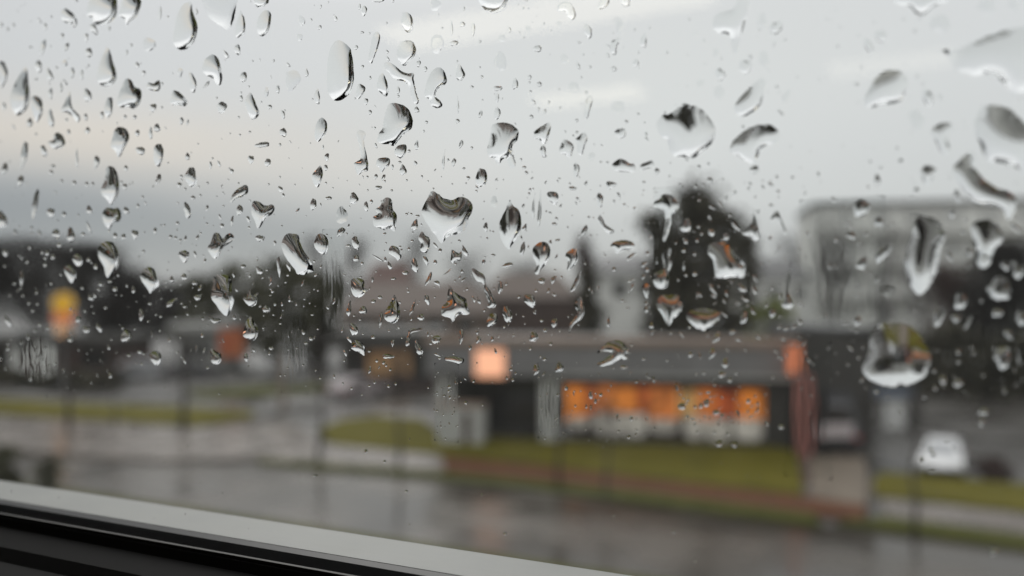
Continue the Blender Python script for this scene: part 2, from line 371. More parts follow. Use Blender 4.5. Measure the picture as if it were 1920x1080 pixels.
def leafy_tree(name, px, py_top, depth, wpx, label, group=None, m='ever', n=3000, seed=0, low=0.1, shape='oval', leaf=0.35, cat='tree', clumps=26, loc=None, H=None, trunk=0.22):
    rnd = random.Random(seed)
    loc = loc or at(px, depth); H = H or zat(py_top, depth) - GZ; W = wpx * depth / F
    t = empty(name, loc, rnd.uniform(0, 6), label, cat, group)
    mb = MB(); mb.tube([(0, 0, 0), (.02 * H, 0, H * .4), (0, .02 * H, H * .85)], [trunk, trunk * .7, trunk * .15], 8)
    cl = []
    for i in range(clumps):
        k = (i + rnd.random()) / clumps; z = H * (low + (1 - low) * k)
        if shape == 'cone': r = W / 2 * (1 - k) ** .8 * .9
        elif shape == 'column': r = W / 2 * min(1, (1 - k) * 4) ** .5 * .75
        else: r = W / 2 * math.sqrt(max(.04, 1 - (2 * k - 1.0) ** 2)) * .85
        a = rnd.uniform(0, 6.283); q = rnd.uniform(.35, 1)
        c = Vector((math.cos(a) * r * q, math.sin(a) * r * q, min(z, H * .94)))
        cl.append((c, rnd.uniform(.08, .23) * W + rnd.uniform(.02, .05) * H))
        mb.tube([(0, 0, max(0.1, c.z - H * .12)), tuple(c)], [trunk * .3, trunk * .08], 5)
    mb.build('trunk', M['bark'], t, smooth=True)
    cb = MB()
    for i in range(n):
        c, r = rnd.choice(cl)
        d = Vector((rnd.gauss(0, 1), rnd.gauss(0, 1), rnd.gauss(0, 1))).normalized() * r * rnd.uniform(.3, 1.0) ** .5 * (1.75 if rnd.random() < .2 else 1.0)
        d.z *= .7
        p = c + d
        if p.z < 0.05: continue
        u = Vector((rnd.gauss(0, 1), rnd.gauss(0, 1), rnd.gauss(0, .7))).normalized() * leaf * rnd.uniform(.5, 1.2)
        v = u.cross(Vector((rnd.gauss(0, 1), rnd.gauss(0, 1), rnd.gauss(0, 1)))).normalized() * leaf * rnd.uniform(.3, .7)
        cb.v += [tuple(p - u), tuple(p + v), tuple(p + u), tuple(p - v)]; k = len(cb.v); cb.f.append((k - 4, k - 3, k - 2, k - 1))
    cb.build('crown' if cat == 'tree' else 'foliage', M[m], t)
    return t

G1 = 'bare trees along the skyline'
bare_tree('bare_tree', -40, 452, 84, 170, 'outermost bare brown tree beyond the yellow round sign, cut by the frame edge', G1, n=6500, seed=1, tw=.05)
bare_tree('bare_tree', 70, 448, 88, 160, 'tall bare brown tree rising directly behind the yellow round sign', G1, n=6500, seed=2, tw=.05)
bare_tree('bare_tree', 165, 462, 80, 150, 'bare tree between the yellow round sign and the silver car', G1, n=6000, seed=3, tw=.05)
bare_tree('bare_tree', 235, 492, 82, 120, 'lower bare tree stepping down from the tall group by the round sign', G1, n=5000, seed=4, tw=.05)
bare_tree('bare_tree', 318, 535, 92, 130, 'lowest bare tree in the dip of the tree line', G1, n=4600, seed=5, tw=.05, m='twig')
leafy_tree('green_tree', 372, 520, 78, 90, 'olive green tree above the pale grey shop', 'olive trees beyond the side street', 'olive', 1900, 6, .1)
leafy_tree('green_tree', 440, 496, 80, 120, 'olive green tree above the red banner sign', 'olive trees beyond the side street', 'olive', 2600, 7, .1)
leafy_tree('green_tree', 525, 490, 76, 130, 'broad dark olive tree behind the beige post', 'olive trees beyond the side street', 'olive', 3000, 8, .1)
leafy_tree('green_tree', 598, 512, 82, 100, 'lower dark olive tree next to the brown house', 'olive trees beyond the side street', 'olive', 2200, 51, .05)
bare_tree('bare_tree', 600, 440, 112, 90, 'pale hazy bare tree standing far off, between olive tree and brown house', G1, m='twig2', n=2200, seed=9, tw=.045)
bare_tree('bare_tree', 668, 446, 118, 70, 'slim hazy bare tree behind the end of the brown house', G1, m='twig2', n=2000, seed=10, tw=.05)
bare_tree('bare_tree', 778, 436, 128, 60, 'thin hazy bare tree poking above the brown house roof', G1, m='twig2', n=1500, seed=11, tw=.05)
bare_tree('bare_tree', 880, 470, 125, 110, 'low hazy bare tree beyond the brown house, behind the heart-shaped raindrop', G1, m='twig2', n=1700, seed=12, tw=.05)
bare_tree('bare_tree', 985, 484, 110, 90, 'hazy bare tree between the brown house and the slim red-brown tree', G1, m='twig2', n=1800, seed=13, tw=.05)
bare_tree('bare_tree', 1098, 440, 74, 44, 'slim red-brown bare tree in front of the pale house', G1, m='twigred', n=2200, seed=14, tw=.05)
leafy_tree('conifer', 1104, 500, 58, 46, 'narrow dark conifer in front of the pale house, lower than the big tree', None, 'ever', 1700, 15, .05, 'column', .3)
G2 = 'dark evergreens behind the restaurant'
leafy_tree('evergreen_tree', 1292, 352, 56, 130, 'tallest dark evergreen behind the restaurant roof', G2, 'ever', 4200, 16, .12, 'oval', .36, clumps=34, trunk=.4)
leafy_tree('evergreen_tree', 1236, 392, 58, 76, 'slimmer dark evergreen at the near flank of the tallest one, beside the pale house', G2, 'ever', 1900, 17, .2, 'oval', .34, clumps=18)
leafy_tree('evergreen_tree', 1362, 392, 55, 84, 'dark evergreen leaning against the tallest one, on its car park flank', G2, 'ever', 2100, 18, .2, 'oval', .34, clumps=20)
leafy_tree('conifer', 1402, 428, 50, 40, 'column-like dark conifer between the evergreens and the yellow-green bush', None, 'ever', 1500, 19, .03, 'column', .28)
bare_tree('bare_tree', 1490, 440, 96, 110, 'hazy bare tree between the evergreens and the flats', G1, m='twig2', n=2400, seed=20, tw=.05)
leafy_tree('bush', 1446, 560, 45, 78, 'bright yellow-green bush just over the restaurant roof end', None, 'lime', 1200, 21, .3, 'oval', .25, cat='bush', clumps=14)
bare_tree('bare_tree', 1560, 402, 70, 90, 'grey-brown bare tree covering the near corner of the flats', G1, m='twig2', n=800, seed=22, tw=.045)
G3 = 'bare trees around the car park'
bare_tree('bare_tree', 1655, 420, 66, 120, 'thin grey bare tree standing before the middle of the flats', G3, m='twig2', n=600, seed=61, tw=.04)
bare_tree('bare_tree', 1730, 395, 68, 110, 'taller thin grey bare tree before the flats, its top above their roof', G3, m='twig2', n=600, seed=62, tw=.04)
bare_tree('bare_tree', 1800, 500, 62, 130, 'reddish bare tree in front of the flats, behind the white sign board', G3, m='twigred', n=3600, seed=23, tw=.04)
bare_tree('bare_tree', 1890, 460, 58, 120, 'tall dark bare tree by the flats at the frame edge', G3, n=6500, seed=24, tw=.04)
bare_tree('bare_tree', 1975, 440, 60, 130, 'outermost bare tree beyond the car park, half out of frame', G3, n=3800, seed=25, tw=.04)

def hedge(name, x0, x1, dep0, dep1, hgt, label, m='ever', n=3000, seed=0, thick=1.6):
    rnd = random.Random(seed)
    a = at(x0, dep0); b = at(x1, dep1); v = b - a
    t = empty(name, a, math.atan2(v.y, v.x), label, 'hedge'); Ln = v.length
    sb = MB()
    for i in range(int(Ln / 1.5) + 1):
        x = min(Ln, i * 1.5); sb.tube([(x, 0, 0), (x + rnd.uniform(-.2, .2), rnd.uniform(-.2, .2), hgt * .8)], [.06, .02], 5)
    sb.tube([(0, 0, .1), (Ln, 0, .1)], [.05, .05], 5)
    sb.build('stem', M['bark'], t)
    cb = MB()
    for i in range(n):
        x = rnd.uniform(0, Ln); top = hgt * (0.82 + 0.18 * math.sin(x * .9 + seed) * math.sin(x * .37))
        p = Vector((x, rnd.gauss(0, thick * .3), rnd.uniform(0.05, top)))
        u = Vector((rnd.gauss(0, 1), rnd.gauss(0, 1), rnd.gauss(0, 1))).normalized() * .3
        q = u.cross(Vector((rnd.gauss(0, 1), rnd.gauss(0, 1), rnd.gauss(0, 1)))).normalized() * .2
        cb.v += [tuple(p - u), tuple(p + q), tuple(p + u), tuple(p - q)]; k = len(cb.v); cb.f.append((k - 4, k - 3, k - 2, k - 1))
    cb.build('foliage', M[m], t)
hedge('hedge', 1630, 2150, 56, 50, 5.0, 'tall dark evergreen hedge along the back of the car park', n=5200, seed=3)
hedge('hedge', -300, 225, 66, 58, 1.3, 'low dark clipped hedge in front of the red-brown shop', n=2600, seed=5, thick=1.2)
leafy_tree('shrub', 22, 0, 0, 0, 'dark roadside shrub at the corner of the grey ledge', 'roadside shrubs above the ledge', 'olive', 700, 31, .1, 'oval', .12, 'shrub', 12, loc=at(22, 27.2), H=1.45, trunk=.05) if False else None

def shrub(px, depth, H, Wm, label, seed, group=None, m='olive'):
    leafy_tree('shrub', px, 0, depth, Wm * F / depth, label, group, m, 700, seed, .1, 'oval', .14, 'shrub', 12, loc=at(px, depth), H=H, trunk=.04)
shrub(14, 27.0, 1.5, 1.2, 'dark shrub at the far corner of the grey window ledge', 31, 'roadside shrubs')
shrub(92, 26.4, 1.2, 0.8, 'smaller dark shrub beside the corner shrub, over the grey window ledge', 32, 'roadside shrubs')
shrub(1858, 28.8, 0.75, 1.3, 'low dark red shrub beside the white car', 33, None, 'twigred')

def sapling(px, py_base, py_top, label, seed, r=.085):
    dep = gdepth(py_base)
    bare_tree('young_tree', px, py_top, dep, 60, label, 'slim young trees along the kerb and the grass', n=160, seed=seed, trunk=r, low=.55, twig=(.2, .5), tw=.008)
sapling(130, 812, 600, 'young tree on the grass below the yellow round sign', 41, .15)
sapling(215, 808, 640, 'young tree on the grass between the round sign and the silver car', 42, .07)
sapling(345, 806, 625, 'thicker young tree standing at the tip of the grass island', 43, .17)
sapling(597, 868, 600, 'young tree at the corner where the side street meets the road', 44, .11)
sapling(748, 882, 660, 'young tree on the verge before the low orange-lit shop', 45, .09)
sapling(1048, 916, 700, 'young tree on the verge in front of the lit restaurant window\'s near end', 46, .085)
sapling(1135, 928, 740, 'faintest young tree on the verge before the lit restaurant window', 47, .06)
sapling(1621, 984, 700, 'very thin young tree at the edge of the driveway', 48, .045)
sapling(1711, 1006, 690, 'young tree on the verge before the white sign board', 49, .07)
# ------------------------------------------------------------------ the restaurant
A = on_ground(815, 826); B = on_ground(1492, 845); AB = B - A; RL = AB.length; RA = math.atan2(AB.y, AB.x)
ux, uy = AB.x / RL, AB.y / RL
def fx(px, off=0.0):                      # distance along the facade at which the view through px meets it
    d = ray(px, 700); nx, ny = -uy, ux
    t = ((A.x + nx * off) * nx + (A.y + ny * off) * ny) / (d.x * nx + d.y * ny)
    return (d.x * t - A.x) * ux + (d.y * t - A.y) * uy
rs = empty('restaurant', (A.x, A.y, GZ), RA, 'low flat-roofed restaurant with grey fascia, lit amber window and porch columns', 'restaurant')
cA, cB = fx(820), fx(846); cC, cD = fx(1013), fx(1046); wA, wB = fx(1056), fx(1434)
H1, H2 = 3.02, 4.42
bx('roof', M['greyroof'], rs, -0.15, RL + 0.1, 0.1, 11.0, H2 - 0.3, H2 - 0.02)
bx('fascia', M['fascia'], rs, -0.3, RL + 0.15, -0.45, 0.08, H1, H2, 0.03)
bx('coping', M['coping'], rs, -0.36, RL + 0.2, -0.55, 0.2, H2 + 0.003, H2 + 0.36, 0.04)
bx('fascia_band', M['column'], rs, cD, RL + 0.12, -0.47, -0.453, H1 + 0.05, H1 + 0.16)
bx('soffit', M['darkwall'], rs, 0, RL, 0.083, 2.6, H1 + 0.05, H1 + 0.12)
bx('column', M['column'], rs, cA, cB, -0.05, 0.5, 0, H1 + 0.04, 0.03)
bx('column', M['column'], rs, cC, cD, -0.05, 0.5, 0, H1 + 0.04, 0.03)
# recessed porch wall with dark glazing between the columns
bx('porch_wall', M['darkwall'], rs, 0.0, cD - .05, 2.61, 2.8, 0, H1 + 0.04)
pg = MB()
for i in range(4):
    x0 = cB + 0.2 + i * (cC - cB - .3) / 4; pg.box(x0, x0 + (cC - cB - .3) / 4 - .12, 2.55, 2.6, 0.35, 2.6)
pg.build('porch_window', M['glassdark'], rs)
bx('end_wall', M['darkwall'], rs, -0.1, 0.1, 2.81, 10.9, 0, H2 - 0.31)
# dining room front: wall round the opening, lit panels behind, frosted lower panes with an added glow
fr_ = MB(); fr_.box(cD + 0.003, wA, 0.08, 0.3, 0, H1 + .04).box(wA, wB, 0.08, 0.3, 0, 0.22).box(wA, wB, 0.08, 0.3, 2.62, H1 + .04).box(wB, RL, 0.08, 0.3, 0, H1 + .04)
fr_.build('front_wall', M['darkwall'], rs)
bx('room_wall', M['brownwall'], rs, wA, wB, 1.9, 2.0, 0.1, H1)
win = bx('window', M['black'], rs, wA, wB, 0.10, 0.28, 0.222, 0.27)
rr = random.Random(4)
amb = [(1058, 1098, 'amber1', 1.0, 2.56), (1098, 1114, 'amber3', 1.3, 2.56), (1114, 1146, 'amber2', 1.35, 2.58), (1146, 1197, 'amber1', 1.45, 2.5), (1197, 1212, 'amber3', 1.4, 2.58),
       (1212, 1271, 'amber2', 1.15, 2.55), (1271, 1305, 'amber4', 1.25, 2.45), (1305, 1342, 'amber2', 1.0, 2.5), (1342, 1386, 'amber3', 1.2, 2.42), (1386, 1432, 'amber1', 1.2, 2.5)]
for (p0, p1, mm, z0, z1) in amb:
    bx('lit_panel', M[mm], rs, fx(p0, .45) + .002, fx(p1, .45) - .002, 0.45, 0.5, z0, z1)
for (p0, p1, z0, z1) in [(1064, 1104, .70, 1.2), (1116, 1168, .48, 1.42), (1170, 1212, .42, 1.4), (1220, 1270, .6, 1.2), (1284, 1322, .34, 1.3), (1324, 1370, .30, 1.25), (1376, 1430, .36, 1.3)]:
    x0, x1 = fx(p0, .15), fx(p1, .15); r = min(.22, (x1 - x0) * .3)
    pts = [(x0 + r, z0), (x1 - r, z0), (x1, z0 + r), (x1, z1), (x0, z1), (x0, z0 + r)]
    MB().prism(pts, 'y', 0.14, 0.17).build('frosted_pane', M['frosted'], win)
for px in (1112, 1216, 1278, 1372):
    x = fx(px, .12); bx('mullion', M['black'], win, x - .05, x + .05, 0.105, 0.135, 0.273, 2.615)
# lit square sign hung on the fascia
s0, s1 = fx(892, -.6), fx(946, -.6); dS = gdepth(830)
sg = empty('fascia_sign', (A.x, A.y, GZ), RA, 'glowing peach square sign hung on the grey restaurant fascia', 'sign')
z0, z1 = EYE + zat(704, 36.3), EYE + zat(654, 36.3)
bx('sign_case', M['metal'], sg, s0 - .04, s1 + .04, -0.62, -0.454, z0 - .04, z1 + .04, .03)
bx('sign_face', M['squarelit'], sg, s0, s1, -0.64, -0.622, z0, z1)
# low white enclosure by the first column
eA, eB = fx(822, -1.2), fx(905, -1.2)
en = empty('bin_enclosure', (A.x, A.y, GZ), RA, 'small white walled bin enclosure with a brown gate, under the porch corner', 'enclosure')
g0, g1 = fx(868, -1.2), fx(884, -1.2)
eb = MB(); eb.box(eA, g0, -1.35, -1.2, 0.1, 1.75).box(g1, eB, -1.35, -1.2, 0.1, 1.75).box(eA, eA + .15, -1.197, -0.1, 0.1, 1.75).box(eB - .15, eB, -1.197, -0.1, 0.1, 1.75).box(g0, g1, -1.35, -1.2, 1.5, 1.75)
eb.build('wall', M['column'], en); bx('gate', M['brownwall'], en, g0 + .01, g1 - .01, -1.3, -1.24, 0.14, 1.49)
bx('coping', M['coping'], en, eA - .04, eB + .04, -1.39, -0.09, 1.753, 1.82)

# dark rear wing
wg = empty('service_wing', (B.x, B.y, GZ), RA, 'tall dark service block at the end of the restaurant, behind the red pylon', 'building')
wl = fx(1640, 2.2) - RL
bx('wall', M['darkwall'], wg, 0.25, wl, 2.2, 9.0, 0, 5.05); bx('roof', M['greyroof'], wg, 0.15, wl + .1, 2.1, 9.1, 5.053, 5.25)
bx('door', M['cardark'], wg, 1.6, 2.9, 2.14, 2.197, 0.05, 2.3)

# ------------------------------------------------------------------ pylon, signs, posts
pdp = 33.2; P0 = at(1506, pdp)
py_ = empty('pylon', P0, RA, 'red pylon with an orange lit panel on top, at the restaurant corner', 'sign')
def pxw(n, dep): return n * dep / F
bx('post', M['red'], py_, -.22, .22, -.2, .2, 0.0, EYE + zat(705, pdp), .04)
bx('lit_panel', M['pylonlit'], py_, -.60, -.16, -.24, .16, EYE + zat(700, pdp), EYE + zat(648, pdp), .04)
bx('cap', M['darkwall'], py_, -.64, -.12, -.26, .18, EYE + zat(647.5, pdp), EYE + zat(640, pdp))

dep = 58.0; ps = empty('pole_sign', at(119, dep), YAW, 'round yellow pole sign above an orange band and small cream box', 'sign')
bx('pole', M['metal'], ps, -.12, .12, -.12, .12, 0, EYE + zat(632, dep), .02)
r = pxw(18, dep); zc = EYE + zat(568, dep)
MB().prism([(r * math.cos(a), zc + r * math.sin(a)) for a in [i * math.pi / 16 for i in range(32)]], 'y', -.2, .2).build('disc', M['yellowlit'], ps)
bx('orange_band', M['orangelit'], ps, -r * .95, r * .95, -.25, .25, EYE + zat(604, dep), EYE + zat(586, dep), .05)
bx('cream_box', M['peachlit'], ps, -pxw(12, dep), pxw(12, dep), -.18, .18, EYE + zat(630, dep), EYE + zat(605, dep), .05)

dep = 62.0; rb = empty('banner_sign', at(436, dep), YAW, 'red and orange banner sign beside the pale grey shop', 'sign')
bx('board', M['redsign'], rb, -pxw(25, dep), pxw(22, dep), -.08, .08, EYE + zat(670, dep), EYE + zat(618, dep), .04)
for s in (-.8, .7): bx('post', M['metal'], rb, s - .06, s + .06, -.05, .05, 0, EYE + zat(671, dep))

dep = 47.0; pp = empty('gate_post', at(532, dep), YAW, 'beige square post standing alone before the olive trees', 'post')
bx('shaft', M['post'], pp, -.17, .17, -.17, .17, 0, EYE + zat(662, dep), .02); bx('cap', M['column'], pp, -.24, .24, -.24, .24, EYE + zat(661.5, dep), EYE + zat(653, dep), .03)

dep = 39.0; wb = empty('sign_board', at(1677, dep), YAW, 'white sign board with a painted blue header in the car park', 'sign')
bx('panel', M['white'], wb, -pxw(21, dep), pxw(21, dep), -.06, .06, EYE + zat(804, dep), EYE + zat(753, dep), .03)
bx('glint', M['blue'], wb, -pxw(44, dep), pxw(38, dep), -.12, .12, EYE + zat(746, dep), EYE + zat(728, dep), .03)  # blue strip added in place of the bluish glint inside a raindrop
for s in (-.5, .5): bx('post', M['metal'], wb, s - .04, s + .04, .065, .12, 0, EYE + zat(747, dep))

# ------------------------------------------------------------------ houses and shops
def gable(name, px0, px1, depth, py_eave, py_ridge, label, wall, roof, deep=8.0, cat='house', wins=(), rot=None, hip=0.0, base=None, chim=None):
    a = at(px0, depth); b = at(px1, depth); W_ = (b - a).length
    ra = math.atan2(b.y - a.y, b.x - a.x) if rot is None else rot
    t = empty(name, a, ra, label, cat)
    ze = EYE + zat(py_eave, depth); zr = EYE + zat(py_ridge, depth + deep / 2)
    bx('wall', M[wall], t, 0, W_, 0, deep, 0, ze)
    o = .45; rm = MB()
    n = [(-o, -o, ze + .003), (W_ + o, -o, ze + .003), (W_ + o, deep + o, ze + .003), (-o, deep + o, ze + .003), (-o + hip, deep / 2, zr), (W_ + o - hip, deep / 2, zr)]
    rm.v = n; rm.f = [(3, 2, 1, 0), (0, 1, 5, 4), (2, 3, 4, 5), (1, 2, 5), (3, 0, 4)]
    rf = rm.build('roof', M[roof], t)
    for (p0, p1, y0, y1) in wins:
        x0 = (p0 - px0) * depth / F; x1 = (p1 - px0) * depth / F
        wf = bx('window', M['white'], t, x0 - .06, x1 + .06, -.05, -.003, EYE + zat(y1, depth) - .06, EYE + zat(y0, depth) + .06)
        bx('pane', M['glassdark'], wf, x0, x1, -.07, -.053, EYE + zat(y1, depth), EYE + zat(y0, depth))
    if chim:
        x = (chim[0] - px0) * depth / F
        bx('chimney', M['redtile'], rf, x - .45, x + .45, deep / 2 - .4, deep / 2 + .4, zr - .8, EYE + zat(chim[1], depth + deep / 2))
    return t
gable('house', 640, 915, 74, 588, 530, 'long brown house with a tiled roof behind the low orange-lit shop', 'house', 'rooftile', 9, wins=[(665, 695, 600, 622), (730, 760, 600, 622), (800, 830, 600, 622), (860, 885, 600, 622)], hip=2.0)
gable('house', 682, 765, 96, 548, 492, 'small house with a reddish roof peeping over the long brown house', 'house', 'redtile', 8, hip=1.0, chim=(745, 484))
gable('house', 905, 1085, 92, 560, 512, 'brown-grey hipped house between the long brown house and the pale house', 'brownwall', 'rooftile', 9, hip=2.5)
gable('house', 1122, 1250, 68, 512, 480, 'pale house with white walls, half hidden by the tallest evergreen', 'pale', 'greyroof', 9, wins=[(1150, 1175, 530, 555), (1195, 1215, 530, 555)], hip=1.5)
gable('house', 1405, 1530, 78, 520, 486, 'pale grey house between the evergreens and the flats', 'pale', 'greyroof', 9, wins=[(1440, 1462, 540, 560), (1490, 1510, 540, 560)], hip=1.5)

# low shop with a dark flat canopy and orange front
def flat_shop(name, px0, px1, depth, py_top, py_fas, label, wallm, fasm, front=None, deep=7.0, pillars=()):
    a = at(px0, depth); b = at(px1, depth); W_ = (b - a).length
    t = empty(name, a, math.atan2(b.y - a.y, b.x - a.x), label, 'shop')
    zt = EYE + zat(py_top, depth); zf = EYE + zat(py_fas, depth)
    bx('wall', M[wallm], t, 0, W_, 0, deep, 0, zf)
    bx('fascia', M[fasm], t, -.5, W_ + .5, -.9, deep + .2, zf + .003, zt, .04)
    if front:
        for (p0, p1, y0, y1, mm) in front:
            bx('shop_window', M[mm], t, (p0 - px0) * depth / F, (p1 - px0) * depth / F, -.06, -.003, EYE + zat(y1, depth), EYE + zat(y0, depth))
    for (p0, p1) in pillars:
        bx('pillar', M['pale'], t, (p0 - px0) * depth / F, (p1 - px0) * depth / F, -.7, -.2, 0, zf)
    return t
flat_shop('corner_shop', 640, 815, 57, 620, 652, 'low shop with a dark flat canopy and dim orange front', 'brownwall', 'darkwall',
          [(645, 682, 664, 712, 'glassdark'), (690, 770, 658, 702, 'shoplit'), (776, 808, 660, 715, 'glassdark')])
flat_shop('brick_shop', -180, 222, 72, 632, 648, 'long red-brown shop with pale pillars below the round yellow sign', 'redtile', 'darkwall',
          [(-100, 20, 655, 690, 'glassdark'), (150, 205, 655, 690, 'glassdark')], pillars=[(30, 60), (80, 104), (-40, -15), (-120, -95)])
flat_shop('grey_shop', 332, 402, 70, 606, 618, 'pale grey shop between the silver car and the red banner', 'palegrey', 'column', [(345, 365, 640, 690, 'glassdark'), (372, 392, 640, 672, 'glassdark')])

# flats
def flats():
    dep = 84.0; a = at(1530, dep); b = at(2120, dep - 6); W_ = (b - a).length
    t = empty('apartment_block', a, math.atan2(b.y - a.y, b.x - a.x), 'grey apartment block with long balcony bands beyond the car park', 'flats')
    H = EYE + zat(388, dep)
    bx('wall', M['pale'], t, 0, W_, 0, 12, 0, H); bx('roof', M['greyroof'], t, -.3, W_ + .3, -.3, 12.3, H + .003, H + .4)  # pale wall colour also holds the haze of distance
    nf = 5; fh = H / nf
    for i in range(nf):
        bx('balcony', M['pale'], t, 1.5, W_ - .5, -1.1, -.003, i * fh + .1, i * fh + 1.15)
        k = int((W_ - 3) / 3.4)
        for j in range(k):
            x = 2 + j * 3.4; bx('window', M['flatglass'], t, x, x + 2.1, -.05, -.004, i * fh + 1.2, i * fh + 2.6)
flats()

# ------------------------------------------------------------------ cars
def car(px, depth, rz, paint, label, Lc=4.2, Wc=1.75, Hc=1.45, kind='hatch', group='parked cars', glass='glassdark', pos=None):
    t = empty('parked_car' if kind != 'van' else 'parked_van', pos or at(px, depth), rz, label, 'car' if kind != 'van' else 'van', group)
    # side outline (x along the car, z up), body and cabin
    h = Lc / 2; zb = .28; zs = Hc * .60 if kind != 'van' else Hc * .5
    body = [(-h, zb + .1), (-h + .08, zb), (h - .1, zb), (h, zb + .12), (h - .02, zs * .72), (h - .25, zs * .86), (h * .38, zs), (-h + .1, zs), (-h, zs * .85)]
    if kind == 'van': cab = [(-h + .06, zs + .002), (h * .52, zs + .002), (h * .25, Hc - .06), (h * .1, Hc), (-h + .15, Hc), (-h + .04, Hc - .1)]
    elif kind == 'hatch': cab = [(-h + .12, zs + .002), (h * .42, zs + .002), (h * .02, Hc - .04), (-h * .2, Hc), (-h * .62, Hc - .03), (-h + .35, Hc - .2)]
    else: cab = [(-h * .72, zs + .002), (h * .40, zs + .002), (h * .05, Hc - .03), (-h * .12, Hc), (-h * .36, Hc - .05)]
    y = Wc / 2
    bm_ = MB(); n = len(body)
    ring = []
    for (yy, sx) in ((-y + .06, .985), (-y, 1.0), (y, 1.0), (y - .06, .985)): ring.append([(p[0] * sx, yy * (1.0 if i != 6 else .98), p[1]) for i, p in enumerate(body)])
    for k, rg in enumerate(ring): bm_.v += rg
    for k in range(3):
        for i in range(n): bm_.f.append((k * n + i, k * n + (i + 1) % n, (k + 1) * n + (i + 1) % n, (k + 1) * n + i))
    bm_.f.append(tuple(reversed(range(n)))); bm_.f.append(tuple(3 * n + i for i in range(n)))
    bm_.build('body', M[paint], t, bevel=.09)
    m2 = len(cab); cm = MB()
    def yin(z): return (y - .06) - (z - zs) * .36
    cm.v = [(p[0], -yin(p[1]), p[1]) for p in cab] + [(p[0], yin(p[1]), p[1]) for p in cab]
    cm.f = [tuple(range(m2)), tuple(reversed(range(m2, 2 * m2)))] + [((i + 1) % m2, i, m2 + i, m2 + (i + 1) % m2) for i in range(m2)]
    cm.build('cabin', M[paint], t, bevel=.09)
    def glass_quad(name, p0, p1, inset=.12, off=.012):
        v = Vector((p1[0] - p0[0], 0, p1[1] - p0[1])); ln = v.length; v.normalize(); nrm = Vector((v.z, 0, -v.x))
        if nrm.x * (p0[0]) < 0: nrm = -nrm
        q0 = Vector((p0[0], 0, p0[1])) + v * .06; q1 = Vector((p1[0], 0, p1[1])) - v * .06
        g = MB(); w0 = yin(p0[1]) - inset; w1 = yin(p1[1]) - inset
        a = [q0 + Vector((0, -w0, 0)), q0 + Vector((0, w0, 0)), q1 + Vector((0, w1, 0)), q1 + Vector((0, -w1, 0))]
        g.hexa([p - nrm * .01 for p in a] + [p + nrm * off for p in a]); g.build(name, M[glass], t)
    glass_quad('windscreen', cab[1], cab[2]); glass_quad('rear_window', cab[0] if kind != 'hatch' else cab[-1], cab[-1] if kind != 'hatch' else cab[-2])
    for s in (-1, 1):
        x0, x1 = cab[0][0] + .45, cab[1][0] - .35; zt = Hc - .16
        a = [(x0, zs + .06), (x1, zs + .06), (cab[2][0] - .08, zt), (x0 + .12, zt)]
        g = MB(); pts = [(p[0], s * (yin(p[1]) + .006), p[1]) for p in a]; pin = [(p[0], s * (yin(p[1]) - .02), p[1]) for p in a]
        g.hexa(pin + pts); g.build('side_window', M[glass], t)
        bx('headlight', M['headlamp'], t, h - .10, h + .012, s * y * .78 - .2, s * y * .78 + .2, zs * .62, zs * .62 + .14)
        bx('taillight', M['taillamp'], t, -h - .012, -h + .1, s * y * .82 - .14, s * y * .82 + .14, zs * .62, zs * .62 + .18)
        for xx in (-h * .62, h * .62):
            wv = [(xx + .31 * math.cos(a), .31 + .31 * math.sin(a)) for a in [i * math.pi / 10 for i in range(20)]]
            wh = MB().prism(wv, 'y', min(s * y, s * (y - .2)) + s * .012, max(s * y, s * (y - .2)) + s * .012).build('wheel', M['tyre'], t)
            rv = [(xx + .19 * math.cos(a), .31 + .19 * math.sin(a)) for a in [i * math.pi / 8 for i in range(16)]]
            MB().prism(rv, 'y', s * y + s * .014 - .01, s * y + s * .014 + .01).build('rim', M['rim'], wh)
    bx('front_bumper', M['black'], t, h - .08, h + .03, -y * .9, y * .9, zb + .02, zb + .16)
    bx('rear_bumper', M['black'], t, -h - .03, -h + .08, -y * .9, y * .9, zb + .02, zb + .16)
    return t
def facing(px): d = ray(px, 700); return math.atan2(-d.y, -d.x)
car(1765, 30.0, facing(1765) - .05, 'carwhite', 'bright white hatchback facing the road at the car park edge', 3.2, 1.46, 1.24, 'hatch', glass='carsilver')
car(276, 65, YAW + .15, 'carsilver', 'silver car parked side-on beyond the grass island', 4.4, 1.75, 1.6, 'hatch')
car(362, 66, YAW + .5, 'cardark', 'dark car parked just behind the silver car', 4.3, 1.75, 1.5, 'sedan')
car(672, 53, YAW + 1.0, 'carpink', 'pale pinkish car in front of the low orange-lit shop', 4.0, 1.7, 1.45, 'hatch')
car(1568, 35.5, facing(1568) + math.pi, 'cardark', 'tall dark van backed up beside the red pylon', 4.6, 1.85, 2.15, 'van')
bx_v = empty('bumper', at(1566, 33.0), YAW, 'pale pink low barrier board added before the dark van', 'bumper')
bx('board', M['carpink'], bx_v, -.72, .72, -.05, .05, EYE + zat(820, 33), EYE + zat(794, 33), .02)  # separate board added to stand in for the van's pinkish bumper
for s in (-.6, .6): bx('post', M['black'], bx_v, s - .04, s + .04, .053, .12, 0, EYE + zat(794, 33))
# ---- raindrops traced on the pane: outlines (P) and ellipses (E) in thirds of a photo pixel, per tile offset
TILES = []
def tile(ox, oy, polys, ells): TILES.append((ox, oy, polys, ells))
